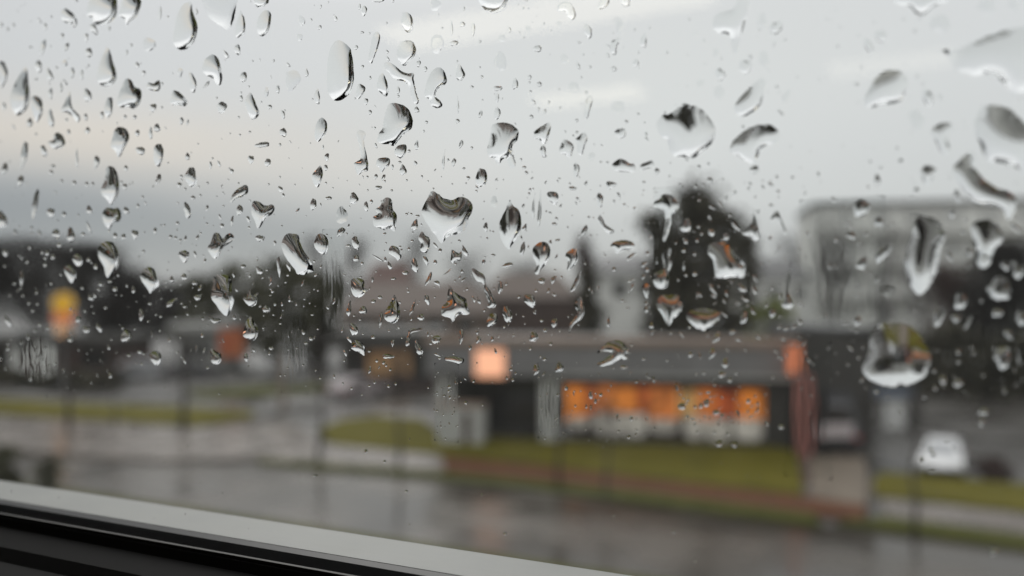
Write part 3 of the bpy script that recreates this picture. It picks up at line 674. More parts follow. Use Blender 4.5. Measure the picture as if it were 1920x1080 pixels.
# a polygon entry: (landmark label or '', flags, "x,y x,y ...")
tile(0, 0, [
('large pale raindrop with a dark curved edge, cut by the top of the frame','', '490,80 515,100 540,135 575,145 610,130 640,100 655,60 655,-30 600,-60 530,-40 500,20'),
('pointed raindrop with a thick dark bluish rim, beside the larger cut-off drop at the top','', '672,85 690,100 705,120 712,150 730,125 760,95 790,40 795,5 760,-20 700,-10 680,40'),
('tall pale raindrop with a wavy black edge near the top of the pane','', '1075,12 1085,60 1108,130 1112,170 1095,230 1060,270 1020,283 985,255 975,225 985,150 1000,80 1030,30'),
('tall teardrop with a narrow top and a straight dark edge, high on the pane','', '610,265 635,340 655,430 640,470 600,488 560,470 548,430 565,350 590,290'),
('chunky raindrop with a notched dark upper edge','', '710,445 740,450 760,490 790,500 798,540 780,590 750,612 720,600 680,605 660,575 670,530 690,480'),
('long brownish-edged raindrop sliding into a smaller one, by the pane\'s far edge','', '150,378 160,450 163,510 150,590 130,635 100,650 75,620 60,560 80,480 120,410'),
('','', '197,540 230,556 240,590 228,650 212,690 195,660 180,610 176,560'),
('ragged raindrop with a dark edge and a jagged underside','', '1200,308 1230,330 1245,390 1252,440 1240,480 1215,470 1195,440 1165,425 1138,395 1150,345 1175,318'),
('','', '975,512 1010,520 1045,555 1058,580 1045,598 1010,592 975,590 960,570'),
('','', '370,48 405,70 430,100 432,140 420,155 400,135 375,130 350,105 345,75'),
('hook-shaped raindrop with an olive upper edge','', '325,745 355,765 370,805 350,830 310,838 290,825 270,800 300,790 305,765'),
('raindrop with a round tan cap and a pointed tip','', '670,715 710,725 730,765 720,800 700,830 680,875 665,885 650,850 625,820 635,770 645,735'),
('','', '1410,520 1440,580 1460,640 1425,675 1395,630 1380,570'),
('dark streaked raindrop narrowing to a point above the tree line','', '605,940 645,945 668,1000 668,1070 650,1120 627,1150 600,1120 570,1080 590,1010'),
('','', '835,465 865,470 895,450 905,480 895,512 860,510 825,495'),
('','', '395,512 402,590 430,630 452,655 440,690 415,660 380,635 345,625 370,570'),
('','s', '1145,20 1165,80 1190,110 1230,140 1280,165 1310,130 1330,40 1320,-20 1150,-20'),
], "1110,245,56,80,18;897,870,50,140,5;1080,993,68,105;1352,140,50,150,8;1250,604,55,62;10,415,55,140;492,538,45,72;615,608,45,118,3;218,375,35,68;277,420,34,72,-15;502,298,36,55;243,265,26,85,15;530,165,34,70,-25;1080,460,42,110,-8;1338,280,36,58;1270,305,20,62,-30;1372,432,42,55;793,848,52,45;543,912,32,68,10;892,1008,28,60,25;135,868,36,145,10;248,850,30,72,-20;288,668,32,95,-5;170,690,30,50;28,945,28,68,12;114,1018,32,58,12;222,1050,32,90,15;862,608,36,50;488,212,20,46;902,70,16,80,5;1412,898,32,48;1305,964,22,28;255,150,16,40;290,95,14,14;45,165,16,22;350,205,20,34,20;375,265,20,50,20;365,355,30,40,0,s;408,408,24,55;463,420,16,55;345,490,14,60;287,528,22,58;773,368,26,32;810,412,22,28;1015,410,30,55,0,s;740,255,16,18;1055,880,24,45;1185,930,14,45;1232,920,14,36,-25;710,945,22,30;1010,1040,26,30;705,1050,22,38;420,1030,24,28;350,1020,18,20;490,1038,20,28;525,1035,16,24;290,970,22,26;300,935,26,18;775,750,24,36;850,750,20,66;885,720,34,50;705,658,18,22;760,660,20,24;575,650,22,40;485,660,20,38;495,735,24,38;388,742,18,28;205,755,14,14;435,890,14,100;1345,660,14,12;1358,556,20,34,-20;1022,680,22,40;320,382,16,14;500,370,14,14;205,447,20,12;25,600,18,40;840,250,80,70,0,s;1105,65,14,40;430,5,24,20;945,95,14,12,-30")
tile(480, 0, [
('','', '55,58 85,75 85,120 70,175 40,205 15,190 5,140 20,90'),
('large upright oblong raindrop with one straight black edge, clear grey inside','', '470,225 520,260 540,300 552,400 550,470 530,525 490,560 455,568 420,545 402,495 400,400 412,300 435,245'),
('plump raindrop with a dark cap and small tail, under the upper light streak','', '830,232 880,232 903,280 890,320 860,350 840,372 815,360 795,320 800,270'),
('','', '835,72 865,78 883,110 880,160 860,185 835,165 818,120'),
('slim slanted raindrop with one dark edge','', '680,178 700,205 690,260 665,330 652,358 635,335 645,260 660,200'),
('branching raindrop shaped like a bent Y','', '730,350 775,362 820,400 860,415 888,412 890,460 905,520 917,570 905,588 885,570 870,510 855,475 820,455 780,445 745,405 722,385'),
('big raindrop with a heavy black crescent on its upper edge','', '765,580 820,590 860,615 882,670 880,720 850,745 815,775 775,822 750,812 715,810 685,795 690,755 715,720 718,690 730,630 745,590'),
('curled raindrop with a round bite out of one side','', '1025,378 1060,400 1075,450 1060,480 1025,500 1012,540 1040,570 1050,595 1020,610 985,590 975,560 950,540 960,470 985,410'),
('','', '712,410 735,450 745,500 738,542 705,525 682,490 690,440'),
('','', '585,472 615,490 615,510 595,540 575,558 565,530 570,490'),
('egg-shaped raindrop with a dark hooked upper edge','', '375,663 400,690 400,740 380,770 350,800 332,770 335,715 350,680'),
('','', '365,932 378,970 370,1010 350,1055 325,1030 318,985 340,955'),
('long raindrop with a thin neck and a forked foot','', '590,732 620,750 610,785 614,830 630,900 632,960 605,965 575,985 560,950 552,920 570,908 592,890 585,830 570,780 568,745'),
('','', '690,892 750,890 752,930 730,945 705,975 695,945 678,930'),
('','', '800,820 845,815 845,860 822,890 800,885 780,855'),
('pale tooth-shaped raindrop with two roots','', '1328,705 1380,690 1440,700 1478,740 1470,790 1440,835 1462,930 1430,945 1410,890 1385,900 1365,935 1340,890 1312,880 1300,840 1320,770'),
('round raindrop with a bright rim, cut by the top edge','', '1250,-40 1262,20 1290,55 1335,72 1380,60 1410,25 1422,-40 1335,-80'),
], "205,455,78,125,8,s;1018,245,76,105,20,s;1115,244,48,30;258,118,34,60,0,s;248,210,32,44,0,s;285,410,20,50;125,502,20,50;348,548,32,85;80,602,24,26,-30;153,648,22,50,-10;155,745,40,50;38,815,80,32,-5;68,915,34,45;140,1065,24,40,-30;360,155,22,26;365,38,12,22;610,62,30,62;582,38,18,32;735,130,14,14;598,183,22,14;565,268,22,26;738,292,16,24,-30;643,438,16,22;802,508,20,46;620,572,26,36;643,632,22,26;915,360,26,36;952,388,22,34,-20;1145,408,48,95;905,617,28,36;1100,158,12,80;1162,138,30,30;1222,165,22,70;1170,48,14,24;1215,490,20,18;1360,498,50,30;1357,550,20,54;1358,640,36,70;1265,642,18,48,20;1135,682,24,26,-40;1135,590,14,90;1215,832,16,16;905,815,22,54,8;862,850,18,18;810,912,20,14;897,918,20,30,-20;768,940,14,30;828,955,40,56;1155,810,20,50,15;1115,915,22,50,10;1060,900,14,110,6;1082,900,14,18;1170,948,18,14;1268,1002,62,110;1195,1002,22,24;935,995,12,20;718,998,18,36,25;675,995,20,30,25;690,1055,44,20;628,996,14,16;765,1072,16,14;630,1070,10,12;850,1015,12,14;400,885,24,46;395,945,22,36;395,1030,12,16;945,738,12,14;690,0,70,30;30,8,90,60;1010,30,60,70,0,s;1385,215,40,40,0,s;1375,345,70,110,0,s;1425,165,14,40,-20;58,520,24,60,0,s;600,378,18,24;1260,235,20,14,-40;670,720,12,16;677,820,14,30,-20")
tile(960, 0, [
('very large roundish raindrop with a dark inverted tree in its upper half','', '960,580 1010,590 1065,612 1110,660 1140,710 1145,760 1120,810 1070,855 1020,890 960,885 900,875 885,840 875,790 850,775 820,735 812,695 850,650 890,640 925,610'),
('big pale raindrop pinched like a starfish, near the top edge','', '1290,-30 1335,10 1330,80 1310,130 1290,200 1275,290 1250,300 1235,250 1232,215 1205,190 1150,180 1128,140 1145,85 1200,65 1245,50 1265,0'),
('pale blurred raindrop with a smooth tail leaning upward','', '1280,555 1330,500 1400,440 1430,470 1412,545 1400,590 1350,635 1300,655 1262,640 1250,600'),
('wide milky raindrop like a bird in flight','', '1250,790 1300,740 1360,710 1440,700 1500,740 1500,800 1440,815 1400,840 1385,880 1360,922 1310,905 1260,870 1220,850'),
('raindrop with a crumpled dark cap and a pointed foot','', '205,690 220,705 212,750 195,800 175,812 155,785 125,780 125,745 160,715'),
('','', '285,787 310,788 345,815 345,850 325,890 300,870 265,855 275,820'),
('','', '405,745 425,770 412,820 395,872 370,860 368,810 355,785 380,765'),
('low hump-backed raindrop with a dark top','', '600,895 635,900 665,920 690,925 690,965 630,968 570,955 565,925'),
('','', '790,905 803,935 790,945 760,948 725,960 722,930 750,915'),
('','', '540,1020 585,1030 590,1045 565,1055 545,1075 530,1045'),
('','', '260,25 300,8 335,20 355,65 360,90 340,115 315,100 300,65 255,60'),
('','', '605,208 610,225 592,260 585,305 560,300 552,245 575,225'),
], "428,175,42,92,-22;602,145,46,100,0,s;742,228,36,80,12;1172,420,54,68;1167,520,60,75,0,s;1315,375,78,72;1340,322,26,26;430,600,40,140,14;600,605,70,80,0,s;612,750,62,60;178,852,34,68,-15;240,1020,42,150,4;158,1058,38,75,5;362,960,36,80;342,1060,42,24;1365,955,50,48;1115,1015,28,34;815,965,26,40,30;15,920,40,80;145,275,44,40;295,330,46,50,0,s;372,368,18,46,-20;440,377,18,16;100,435,24,26;98,465,14,14;155,475,26,30;105,515,16,14;418,520,16,16;265,502,12,12;180,132,12,14;690,167,14,22;697,355,38,38;572,388,34,30;540,312,16,32,-25;375,240,32,14,20;712,295,14,16;110,658,22,26;208,577,12,24,25;185,628,14,30,20;270,608,10,22,25;365,678,20,18,-30;450,882,36,48,0,s;82,972,18,22,-30;52,900,12,20;18,470,34,65;755,755,16,24;862,636,18,14;645,685,22,18;710,642,20,12;742,1025,18,14;1052,938,20,20;1062,470,44,44,0,s;1150,300,40,50,0,s;1300,715,18,20;1332,1062,12,24;1032,1050,14,24;1410,120,50,100,0,s;1420,330,60,90,0,s;520,10,50,100,18;640,0,60,70;350,490,60,60,0,s;70,942,24,16;65,46,12,12;90,170,26,50,0,s;265,140,30,40,0,s;1028,195,30,16,0,s;500,912,14,12;538,915,16,14;1075,1040,14,14")
tile(1440, 0, [
('bright out-of-focus raindrop hanging from the top edge','', '705,-40 705,10 760,30 800,38 825,70 845,85 880,82 920,50 970,20 1010,5 1010,-40'),
('huge white out-of-focus raindrop with a scalloped underside','', '1440,150 1350,165 1240,200 1130,250 1060,280 985,280 1020,320 1050,380 1110,410 1170,432 1230,415 1290,430 1330,475 1360,520 1390,548 1430,520 1500,480 1560,300 1530,170'),
('blurred helmet-shaped raindrop with a dark patch on top','', '650,400 740,400 775,430 785,480 760,550 720,580 640,590 585,608 545,600 545,545 570,500 600,450'),
('huge blurred raindrop with a broad grey band inside, at the side edge','', '1200,600 1280,592 1340,605 1400,650 1450,700 1500,760 1500,960 1430,985 1400,945 1340,925 1280,910 1240,920 1215,880 1195,820 1165,740 1160,690 1185,640'),
('long blurred raindrop sliding diagonally with a wavy white underside','', '1146,849 1176,900 1164,945 1215,1005 1284,1056 1350,1074 1395,1125 1380,1200 1350,1245 1320,1185 1260,1155 1200,1155 1125,1110 1080,1050 1035,954 1080,900'),
('','', '975,692 1030,695 1040,730 1010,770 1025,850 1000,880 970,850 940,790 918,750 930,720'),
], "842,680,75,125,-10,s;900,985,80,110;902,550,60,90,-10;570,262,44,88,-25;635,205,66,66;970,135,110,105,0,s;45,155,62,85,35;105,540,36,76,25,s;615,1010,34,60;35,760,110,100,0,s;748,910,26,34,-30;525,380,30,14,30;827,175,30,18;70,635,60,14,35;5,310,30,90;725,835,16,16;15,1038,36,20,30;575,910,18,14;500,475,30,14;840,430,16,20;1230,40,110,80,0,s;50,490,22,14;835,1070,30,30;1380,30,60,70,0,s;855,100,20,16;765,110,18,14;95,225,20,14;635,945,18,14;872,470,16,14;1070,370,10,10")
tile(0, 360, [
('raindrop with a lumpy black crown and a white pointed foot','', '600,90 640,92 665,90 683,115 683,150 665,170 640,165 622,205 605,200 585,170 578,125'),
('teardrop with a dark top and bright white tip, against the trees','', '600,275 640,285 665,330 672,370 655,430 625,475 600,478 585,420 555,360 555,310 575,285'),
('','', '395,412 420,430 430,480 410,515 385,490 362,430'),
('','', '430,350 460,355 465,395 445,420 420,400 410,370'),
('raindrop like an ice-cream cone, dark above and white below, at the tree tops','', '830,422 870,435 885,480 900,520 870,550 850,573 830,545 800,500 790,460'),
('tilted heart-shaped raindrop with a dark double crown, above the tree line','', '1205,235 1230,232 1255,262 1275,240 1305,235 1318,262 1290,290 1250,320 1225,370 1205,372 1175,335 1172,310 1190,280'),
('long bag-shaped raindrop with dark streaks and a white pointed base','', '1210,470 1280,468 1305,500 1305,580 1318,610 1305,660 1280,698 1250,680 1215,630 1190,590 1200,520'),
('','', '1390,-40 1398,0 1370,25 1330,38 1300,60 1300,35 1320,0 1350,-25'),
('','', '1365,585 1390,592 1405,540 1425,580 1460,560 1450,600 1445,630 1415,645 1385,625'),
('','', '1385,735 1410,700 1430,730 1450,760 1450,810 1425,835 1385,820 1368,800'),
('','', '1180,700 1205,712 1240,715 1238,735 1212,740 1190,725'),
('ring-like raindrop with a dark rim, over the silver car','', '850,905 885,893 908,915 905,955 880,975 855,950 845,925'),
('','', '1188,880 1215,895 1245,910 1245,950 1225,970 1195,960 1185,920'),
], "12,155,65,95;175,190,50,76;205,65,28,170,12;288,118,40,55;318,235,46,52;402,240,40,90;362,125,24,30;505,100,30,54,-20;500,195,14,70,-20;712,105,30,44,-20;650,245,26,34;697,252,28,32;760,240,38,50;470,238,26,24;335,297,26,28;1052,100,38,90,-10;1040,362,50,76;1000,175,18,22;962,252,22,22;1088,33,26,24;875,218,20,34;778,80,14,28;1100,350,14,44,-20;1045,262,12,34,20;1240,140,14,34,-25;1308,160,14,60,10;1350,100,36,60;1250,190,22,28;1155,385,14,24,15;1165,90,16,34,15;1130,233,14,14;1037,478,30,40;968,490,22,40;1098,512,30,26;1370,418,34,22;968,620,30,72,55;1118,590,30,50,55;1045,645,30,16;712,810,62,66;795,690,26,70,-5;562,765,22,60,-30;487,772,32,46,-40;440,715,32,42;398,830,36,24;752,548,20,40,-10;650,545,28,28;570,520,30,20,20;622,503,28,18;515,595,24,44,-60;30,340,24,50,-20;125,485,20,90;50,730,24,70,-30;845,950,14,56,-40;790,900,20,32,-60;727,918,20,16;1320,705,16,30,-30;1385,930,24,50,-15;1140,805,16,30;165,625,14,18;212,630,16,16;208,565,14,24,30;85,515,20,18;540,420,20,36;255,410,18,24;300,365,26,28;240,340,16,22;268,345,22,30;200,780,12,20;692,765,16,16;845,628,22,14,20;910,600,10,10;990,700,10,10;880,690,12,14;760,770,12,12;1000,900,14,10;290,515,16,16;345,465,14,14;500,380,20,26;465,540,22,18;30,415,16,14;480,670,14,16;530,680,12,10;225,745,20,20;270,765,20,22;855,800,8,40;955,830,10,30;1105,880,8,40")
tile(480, 360, [
('big leaning raindrop with an olive brown body and white foot, above the tree line','', '170,240 205,232 240,245 250,290 285,350 318,410 325,445 300,455 270,468 235,462 222,440 190,400 155,340 145,290'),
('','', '350,238 385,240 408,275 405,325 385,353 350,335 328,295'),
('raindrop with a knobbed dark top and a ragged white lower half','', '735,30 765,45 772,100 795,130 790,180 780,222 750,205 725,215 690,200 665,190 660,140 690,125 670,100 700,80 715,45'),
('largest heart-shaped raindrop, with brown swirls filling its top','', '985,0 1015,5 1050,30 1100,45 1140,30 1180,32 1212,60 1220,100 1200,150 1180,210 1140,235 1090,245 1060,275 1045,290 1020,255 975,200 940,135 935,90 965,40'),
('spindle-shaped raindrop with dark wavy lines, pointed at both ends','', '1430,45 1450,80 1485,110 1493,200 1470,260 1440,300 1425,325 1400,300 1375,250 1370,180 1385,140 1405,100'),
('raindrop like an open wishbone with a dark arched top','', '-20,60 10,50 50,75 95,72 105,100 85,130 55,145 35,185 10,205 -5,160 -25,120'),
('','', '935,222 955,245 980,265 972,330 950,342 925,325 930,290 915,260'),
('','', '765,302 795,310 815,340 818,370 800,385 780,365 750,345 750,318'),
('','', '1105,325 1140,345 1158,335 1155,385 1125,388 1110,403 1097,385 1100,350'),
('long trickle with a round head and a flared foot','', '1220,430 1250,445 1285,470 1295,520 1320,560 1345,610 1350,640 1330,655 1300,645 1310,620 1290,570 1275,510 1245,500 1220,465'),
('raindrop like a sailing boat with a jagged white base','', '1088,525 1105,545 1125,570 1180,600 1190,640 1205,680 1180,692 1150,690 1125,705 1110,735 1095,710 1065,700 1045,690 1050,640 1075,620 1080,570'),
('cup-shaped raindrop with a spiky upper edge, above the low shop','', '540,490 580,485 610,500 610,540 632,548 605,580 575,595 545,575 535,530'),
('onion-shaped raindrop with a pointed top, over the brown house','', '780,578 795,610 812,660 805,715 780,738 745,730 722,700 745,640 765,610'),
('','', '560,832 600,850 615,880 612,920 585,905 550,890 535,870'),
('flat lens-shaped raindrop beside the lit square sign','', '1065,930 1110,925 1165,935 1170,955 1150,968 1110,955 1065,945'),
('','', '1330,680 1355,690 1360,720 1335,750 1305,758 1298,735 1310,700'),
('','', '930,765 935,777 895,787 870,802 864,860 845,865 842,850 855,800 860,780 885,768'),
('','', '900,825 912,850 935,880 940,905 920,915 902,895 895,860'),
], "565,288,36,82,-12;1178,332,24,70,-22;885,650,16,90,20;550,770,42,76,-20;565,375,32,40;855,405,28,40,-60;893,410,38,75,-5;842,455,34,24;775,488,30,14;687,370,12,72,-58;755,415,20,48,-20;955,385,22,60,-25;978,385,18,16;1010,395,22,28;972,485,20,85,22;1022,515,24,38,-45;1075,450,8,70,52;1172,490,12,36,50;1160,445,16,24;1280,395,18,34,12;1418,412,60,28,-8;1375,535,26,75,5;1415,690,46,100,-15;965,605,28,60,-15;930,705,34,42,-30;700,592,26,20;662,615,26,22;605,665,42,46;525,655,24,85,10;700,720,20,90,5;1255,610,14,44,-20;1155,810,28,80,5;1015,830,52,48;1245,790,14,26,-15;1250,830,26,40,20;745,925,66,28;640,895,22,14;588,718,16,12;130,420,22,110,-3;85,495,14,60,10;60,660,40,40,20;148,630,12,26;285,850,24,16;87,878,28,20;312,825,26,22,30;320,690,22,12;275,603,14,12;140,740,20,10;18,440,32,50,-30;65,440,18,12;1188,546,14,16;1038,330,20,28;1145,275,18,16;1335,355,26,14;1295,198,24,55,-5;895,185,38,60,15;910,135,24,16;848,125,18,14;880,275,18,16;862,320,16,22;812,308,14,14;725,235,20,14,-30;480,225,34,60,50;485,130,70,90,0,s;25,260,50,36;108,288,14,34;323,68,34,70,8;410,35,36,22;552,35,46,68,-15;620,82,26,56,-10;650,55,20,24;155,18,16,24;365,75,10,26;340,465,16,26,40;522,302,30,16;1340,55,40,60,0,s;170,508,16,10;85,545,12,12;85,580,20,8,-20;305,625,12,10;330,548,12,10;230,630,12,20;155,665,12,10;100,690,14,12;45,765,20,10;350,770,12,12;660,815,20,26;770,850,18,40;775,820,14,40;605,798,18,10;730,380,16,30,-10;970,800,12,30;1205,875,18,30;1020,915,40,14,25;1310,800,12,12;1330,825,16,30,10;750,780,12,14;265,510,10,40,20;190,600,16,40")
tile(960, 360, [
('rounded raindrop with a dark domed top, in the gap beside the spindle-shaped one','', '150,285 185,280 212,305 215,350 195,400 165,435 145,465 128,450 140,410 118,360 120,315'),
('','', '350,318 370,335 372,375 355,410 330,432 310,440 315,390 302,365 310,340'),
('mouth-shaped raindrop, wide and low with a dark upper lip','', '570,282 620,270 670,278 692,300 680,322 630,328 590,345 575,320 555,305'),
('curved raindrop like a banana, dark on its upper side','', '498,127 512,150 525,180 560,205 578,225 550,235 520,215 495,180 486,150'),
('upper wandering rivulet running down over the big dark tree','', '850,15 900,20 935,60 938,95 905,125 900,170 885,220 860,275 848,270 855,220 865,150 850,100 800,80 800,60 830,40'),
('lower wandering rivulet over the big dark tree, ending above the hanging pale drop','', '870,310 895,315 890,360 900,400 885,450 880,500 872,535 842,545 812,535 795,500 800,460 850,430 845,370 850,330'),
('pale olive teardrop hanging at the end of the rivulet','', '880,578 930,580 960,620 955,670 920,710 890,745 882,770 868,740 845,690 815,640 830,590'),
('large slanted raindrop with a brown top and straight white base','', '1130,285 1190,280 1225,300 1270,365 1310,405 1315,440 1300,480 1250,482 1200,485 1150,480 1140,440 1130,380 1102,345 1105,310'),
('bowl-shaped raindrop above the restaurant roof','', '1000,668 1080,655 1150,668 1172,690 1150,740 1110,775 1070,778 1025,755 985,710'),
('raindrop with a saw-toothed dark edge, like a shark fin','', '1355,120 1375,170 1395,255 1370,275 1340,250 1295,235 1320,200 1345,170'),
('horseshoe raindrop with a dark centre, on the big dark tree','', '985,145 1012,180 1010,215 980,230 950,215 948,190 970,160'),
('faint tent-shaped raindrop on the restaurant fascia','', '545,845 600,838 640,865 672,910 640,905 648,938 600,945 560,970 500,980 480,965 530,935 560,905 515,895 482,905 500,880'),
('','', '385,588 400,620 408,680 385,720 345,750 325,790 322,750 350,710 365,670 352,630'),
('','', '205,0 255,5 262,45 245,75 225,60 200,35'),
], "103,612,52,85,-38;758,555,34,88,3;123,812,46,62;265,985,42,60;135,995,38,58;168,500,34,38;235,495,22,50,20;205,555,14,34,20;237,577,14,30,-55;362,505,24,120,25;240,735,34,50,20;188,778,22,22;168,723,24,16;218,855,20,18;62,320,26,80,15;495,45,36,80,-8;72,198,22,42,30;408,218,24,70,25;258,272,16,30,70;218,285,16,30;240,180,30,18;215,118,14,18,-50;252,150,14,20,-50;575,55,12,22;632,70,18,12;368,38,16,20,-20;1123,228,36,44;1207,252,34,40;980,280,24,26;967,330,24,24;968,410,14,60;980,467,20,20;1030,460,28,28;765,345,20,24;762,438,24,24;672,362,22,60,50;745,408,18,42,50;740,478,16,30,15;672,545,14,66,32;672,500,12,50,70;815,385,10,46;755,660,20,36;785,750,26,36;545,730,18,60;1258,190,20,70,-40;1125,88,14,36,-60;1130,548,20,80,-35;1295,540,32,60,-45;1310,600,16,56,-60;1365,548,18,60,-30;1305,710,38,66,15;1355,668,16,50,-30;1192,688,12,50,-55;1240,788,22,40,50;1150,820,34,60,35;1125,905,34,70,15;1385,815,14,36,-45;1275,832,14,34,-60;955,805,12,40,-35;1005,912,26,34;1200,960,36,54;1212,888,10,24,-50;1310,888,10,24,-60;1370,485,16,44,-30;1135,585,14,36,-55;1195,615,14,24,-35;1270,628,14,26,-55;620,610,18,20;652,655,18,16;575,435,22,24;155,100,20,200,4;127,80,12,150,3;1000,760,22,16;895,795,16,16;1180,1025,40,36;1225,1055,24,30;1080,1020,24,12,20;1260,1020,24,12,20;740,940,22,14;630,985,40,20;185,940,24,18;60,630? ")
tile(1440, 360, [
('dark double-banded raindrop with a white heart-like foot, out of focus before the flats','', '810,115 860,130 920,145 970,170 985,220 1000,240 975,310 960,400 940,470 900,540 855,578 825,565 790,500 775,450 765,390 790,300 815,230'),
('lollipop-shaped trickle with a long thin stem','', '130,380 125,470 118,560 145,630 110,658 78,635 95,600 100,500 120,430'),
('','', '50,108 70,140 90,190 105,230 92,235 70,180 55,160 20,165 18,145'),
('blurred V-shaped raindrop with a dark hollow, before the flats','', '1140,190 1190,160 1270,165 1320,260 1270,330 1250,400 1210,430 1175,400 1180,350 1150,260'),
('giant bowl-shaped raindrop with a white crescent base, above the car park','', '620,750 700,735 780,745 850,800 900,880 920,950 890,1020 850,1060 780,1085 700,1095 620,1080 570,1050 530,1000 560,900 580,800'),
], "525,92,86,96;622,170,54,50;785,195,36,116,-48;655,345,46,140,45;530,400,46,80,25;465,248,36,54,-60;1300,545,138,130;1078,610,66,108;965,700,58,108,25;1055,710,50,40;1130,725,22,86,30;930,825,56,120,65;1290,680,60,50;1410,450,60,80,60;1335,415,44,54,-20;1395,205,26,70,-45;1020,360,22,60,-35;1130,340,32,48;1425,710,60,80;675,550,80,80,0,s;1035,120,36,50;1095,225,24,20;550,238,22,22;515,292,24,20;1065,25,28,78,-20;500,720,42,58,-10;25,680,40,46;65,760,14,34,50;100,768,14,40,70;145,758,14,36,50;435,735,14,36,70;180,728,24,30,-30;1070,900,24,34,-25;1070,955,22,22;1145,875,18,18;1155,905,20,22;935,1005,22,20;985,1055,38,46;1068,1072,56,46;1350,800,40,60,-60;1320,930,100,120,10;1210,1030,16,18;1380,400,30,24;205,850,10,40,40;85,825,14,30,-60;40,895,12,36,-55;65,930,12,44,-62;180,820,10,28,-60;230,945,14,34,-35;12,262,24,22;65,305,16,12;18,75,26,16;1110,155,24,16;700,180,18,12;660,200,14,12;1440,920,90,110,0,s;1270,880,16,16")
tile(480, 720, [], "1182,105,22,18;1020,48,12,12;1060,65,14,14;1092,75,14,18;1090,15,22,18;1145,70,10,10;1055,172,10,12;1105,172,10,10;1040,215,8,8;1135,235,10,10;1275,118,12,12;620,378,18,24;725,435,14,14;1018,520,10,12;848,602,20,12;335,515,30,12;1402,840,20,20;540,25,16,14;598,60,10,10;640,10,14,14;1020,150,12,12;970,20,10,12")
tile(960, 720, [], "955,125,46,36;1095,105,38,44;1063,122,22,32;1030,128,18,20;658,298,22,16;1165,335,40,34;1250,340,34,28;672,195,20,26;1215,280,16,20;1045,268,16,14;1140,270,16,16;420,125,12,24;335,255,10,12;1105,45,30,12,-10;1140,5,14,14;305,22,20,26;258,62,14,18;160,75,12,12;170,140,10,12;185,305,14,12;1015,200,22,16;1150,160,40,30,10;990,90,20,14;445,60,20,50;470,95,16,30;500,60,22,20;1330,95,24,30;1385,110,18,22;575,740,18,10;910,830,24,14;1030,995,18,10;245,200,10,10;160,270,10,10;600,265,16,12;800,250,12,12;1180,180,20,26,20")
tile(1440, 720, [], "1210,155,60,36;1270,935,50,50;915,370,30,24;930,397,24,28;1005,322,24,14;1045,355,18,14;745,160,16,34,-30;922,495,24,14;1200,215,30,50;75,240,30,26;1070,5,60,30;940,20,20,26;1330,40,20,24;610,42,28,18;675,75,16,16;860,430,22,40;690,235,10,14;725,295,10,10;880,85,30,24,0,s;1400,10,40,40,0,s;985,5,20,14;150,660? ;760,400? ")
# ------------------------------------------------------------------ the carriage round the camera
X0, X1 = -1.1, 0.75; ZB, ZT = -0.0535, 0.62
YI, YO = D - 0.03, D + 0.017
cb = MB()
cb.box(-5, X0 - .02, YI, YO, -1.3, 1.0).box(X1 + .02, 4, YI, YO, -1.3, 1.0).box(X0 - .02, X1 + .02, YI, YO, -1.3, ZB - .03).box(X0 - .02, X1 + .02, YI, YO, ZT + .02, 1.0)
tag(cb.build('wall', M['cabin']), kind='structure')
tag(bx('back_wall', M['cabin'], None, -5, 4, -3.3, -3.2, -1.3, 1.0), kind='structure')
tag(bx('end_wall', M['cabin'], None, -5.1, -5.003, -3.3, YO, -1.3, 1.0), kind='structure')
tag(bx('end_wall', M['cabin'], None, 4.003, 4.1, -3.3, YO, -1.3, 1.0), kind='structure')
tag(bx('floor', M['trim'], None, -5.1, 4.1, -3.3, YO, -1.4, -1.303), kind='structure')
tag(bx('ceiling', M['cabin'], None, -5.1, 4.1, -3.3, YO, 1.003, 1.1), kind='structure')
# ceiling lamps whose reflections streak across the glass
HC = 0.80
def mirror_px(px, py):
    d = ray(px, py); t = (HC) / d.z; return d.x * t, 2 * D - d.y * t
def lamp(p0, p1, half, label, power='lampglow'):
    (xa, ya), (xb, yb) = mirror_px(*p0), mirror_px(*p1)
    x0, x1 = min(xa, xb), max(xa, xb); yc = (ya + yb) / 2
    t = empty('ceiling_light', ((x0 + x1) / 2, yc, HC), 0, label, 'lamp', 'ceiling strip lights mirrored in the window')
    h = (x1 - x0) / 2
    bx('housing', M['white'], t, -h - .03, h + .03, -half - .02, half + .02, .012, .2)
    bx('diffuser', M[power], t, -h, h, -half, half, 0, .009)
lamp((735, 76), (1330, -12), .10, 'longest strip light, mirrored as a warm streak along the top edge')
lamp((1003, 192), (1205, 178), .09, 'short strip light, mirrored as a warm bar above the largest round raindrop')
lamp((1555, 132), (1785, 116), .09, 'short strip light, mirrored as a faint bar above the helmet-shaped raindrop', 'lampdim')

# ------------------------------------------------------------------ the window
wn = empty('window', (0, D, ZB), 0, 'rain-covered carriage window with a grey outer ledge and dark inner sill', 'window')
def wpart(name, mb, m, bevel=0.0, smooth=False):
    mb.v = [(p[0], p[1] - D, p[2] - ZB) for p in mb.v]
    return mb.build(name, m, wn, smooth=smooth, bevel=bevel)
pm = MB(); pm.quad((X0, D, ZB - .004), (X1, D, ZB - .004), (X1, D, ZT), (X0, D, ZT)); wpart('pane', pm, M['pane'])
wpart('ledge', MB().prism([(D + .0006, ZB), (D + .0006, ZB - .012), (D + .0172, ZB - .012), (D + .0172, ZB - .0026), (D + .0165, ZB - .0008), (D + .015, ZB - .0002)], 'x', X0, X1), M['ledge'])
fm = MB(); fm.box(X0 - .02, X0, D + .0006, D + .0172, ZB - .012, ZT + .02).box(X1, X1 + .02, D + .0006, D + .0172, ZB - .012, ZT + .02).box(X0, X1, D + .0006, D + .0172, ZT, ZT + .02)
wpart('frame', fm, M['ledge'])
g = MB(); rr_ = .0028
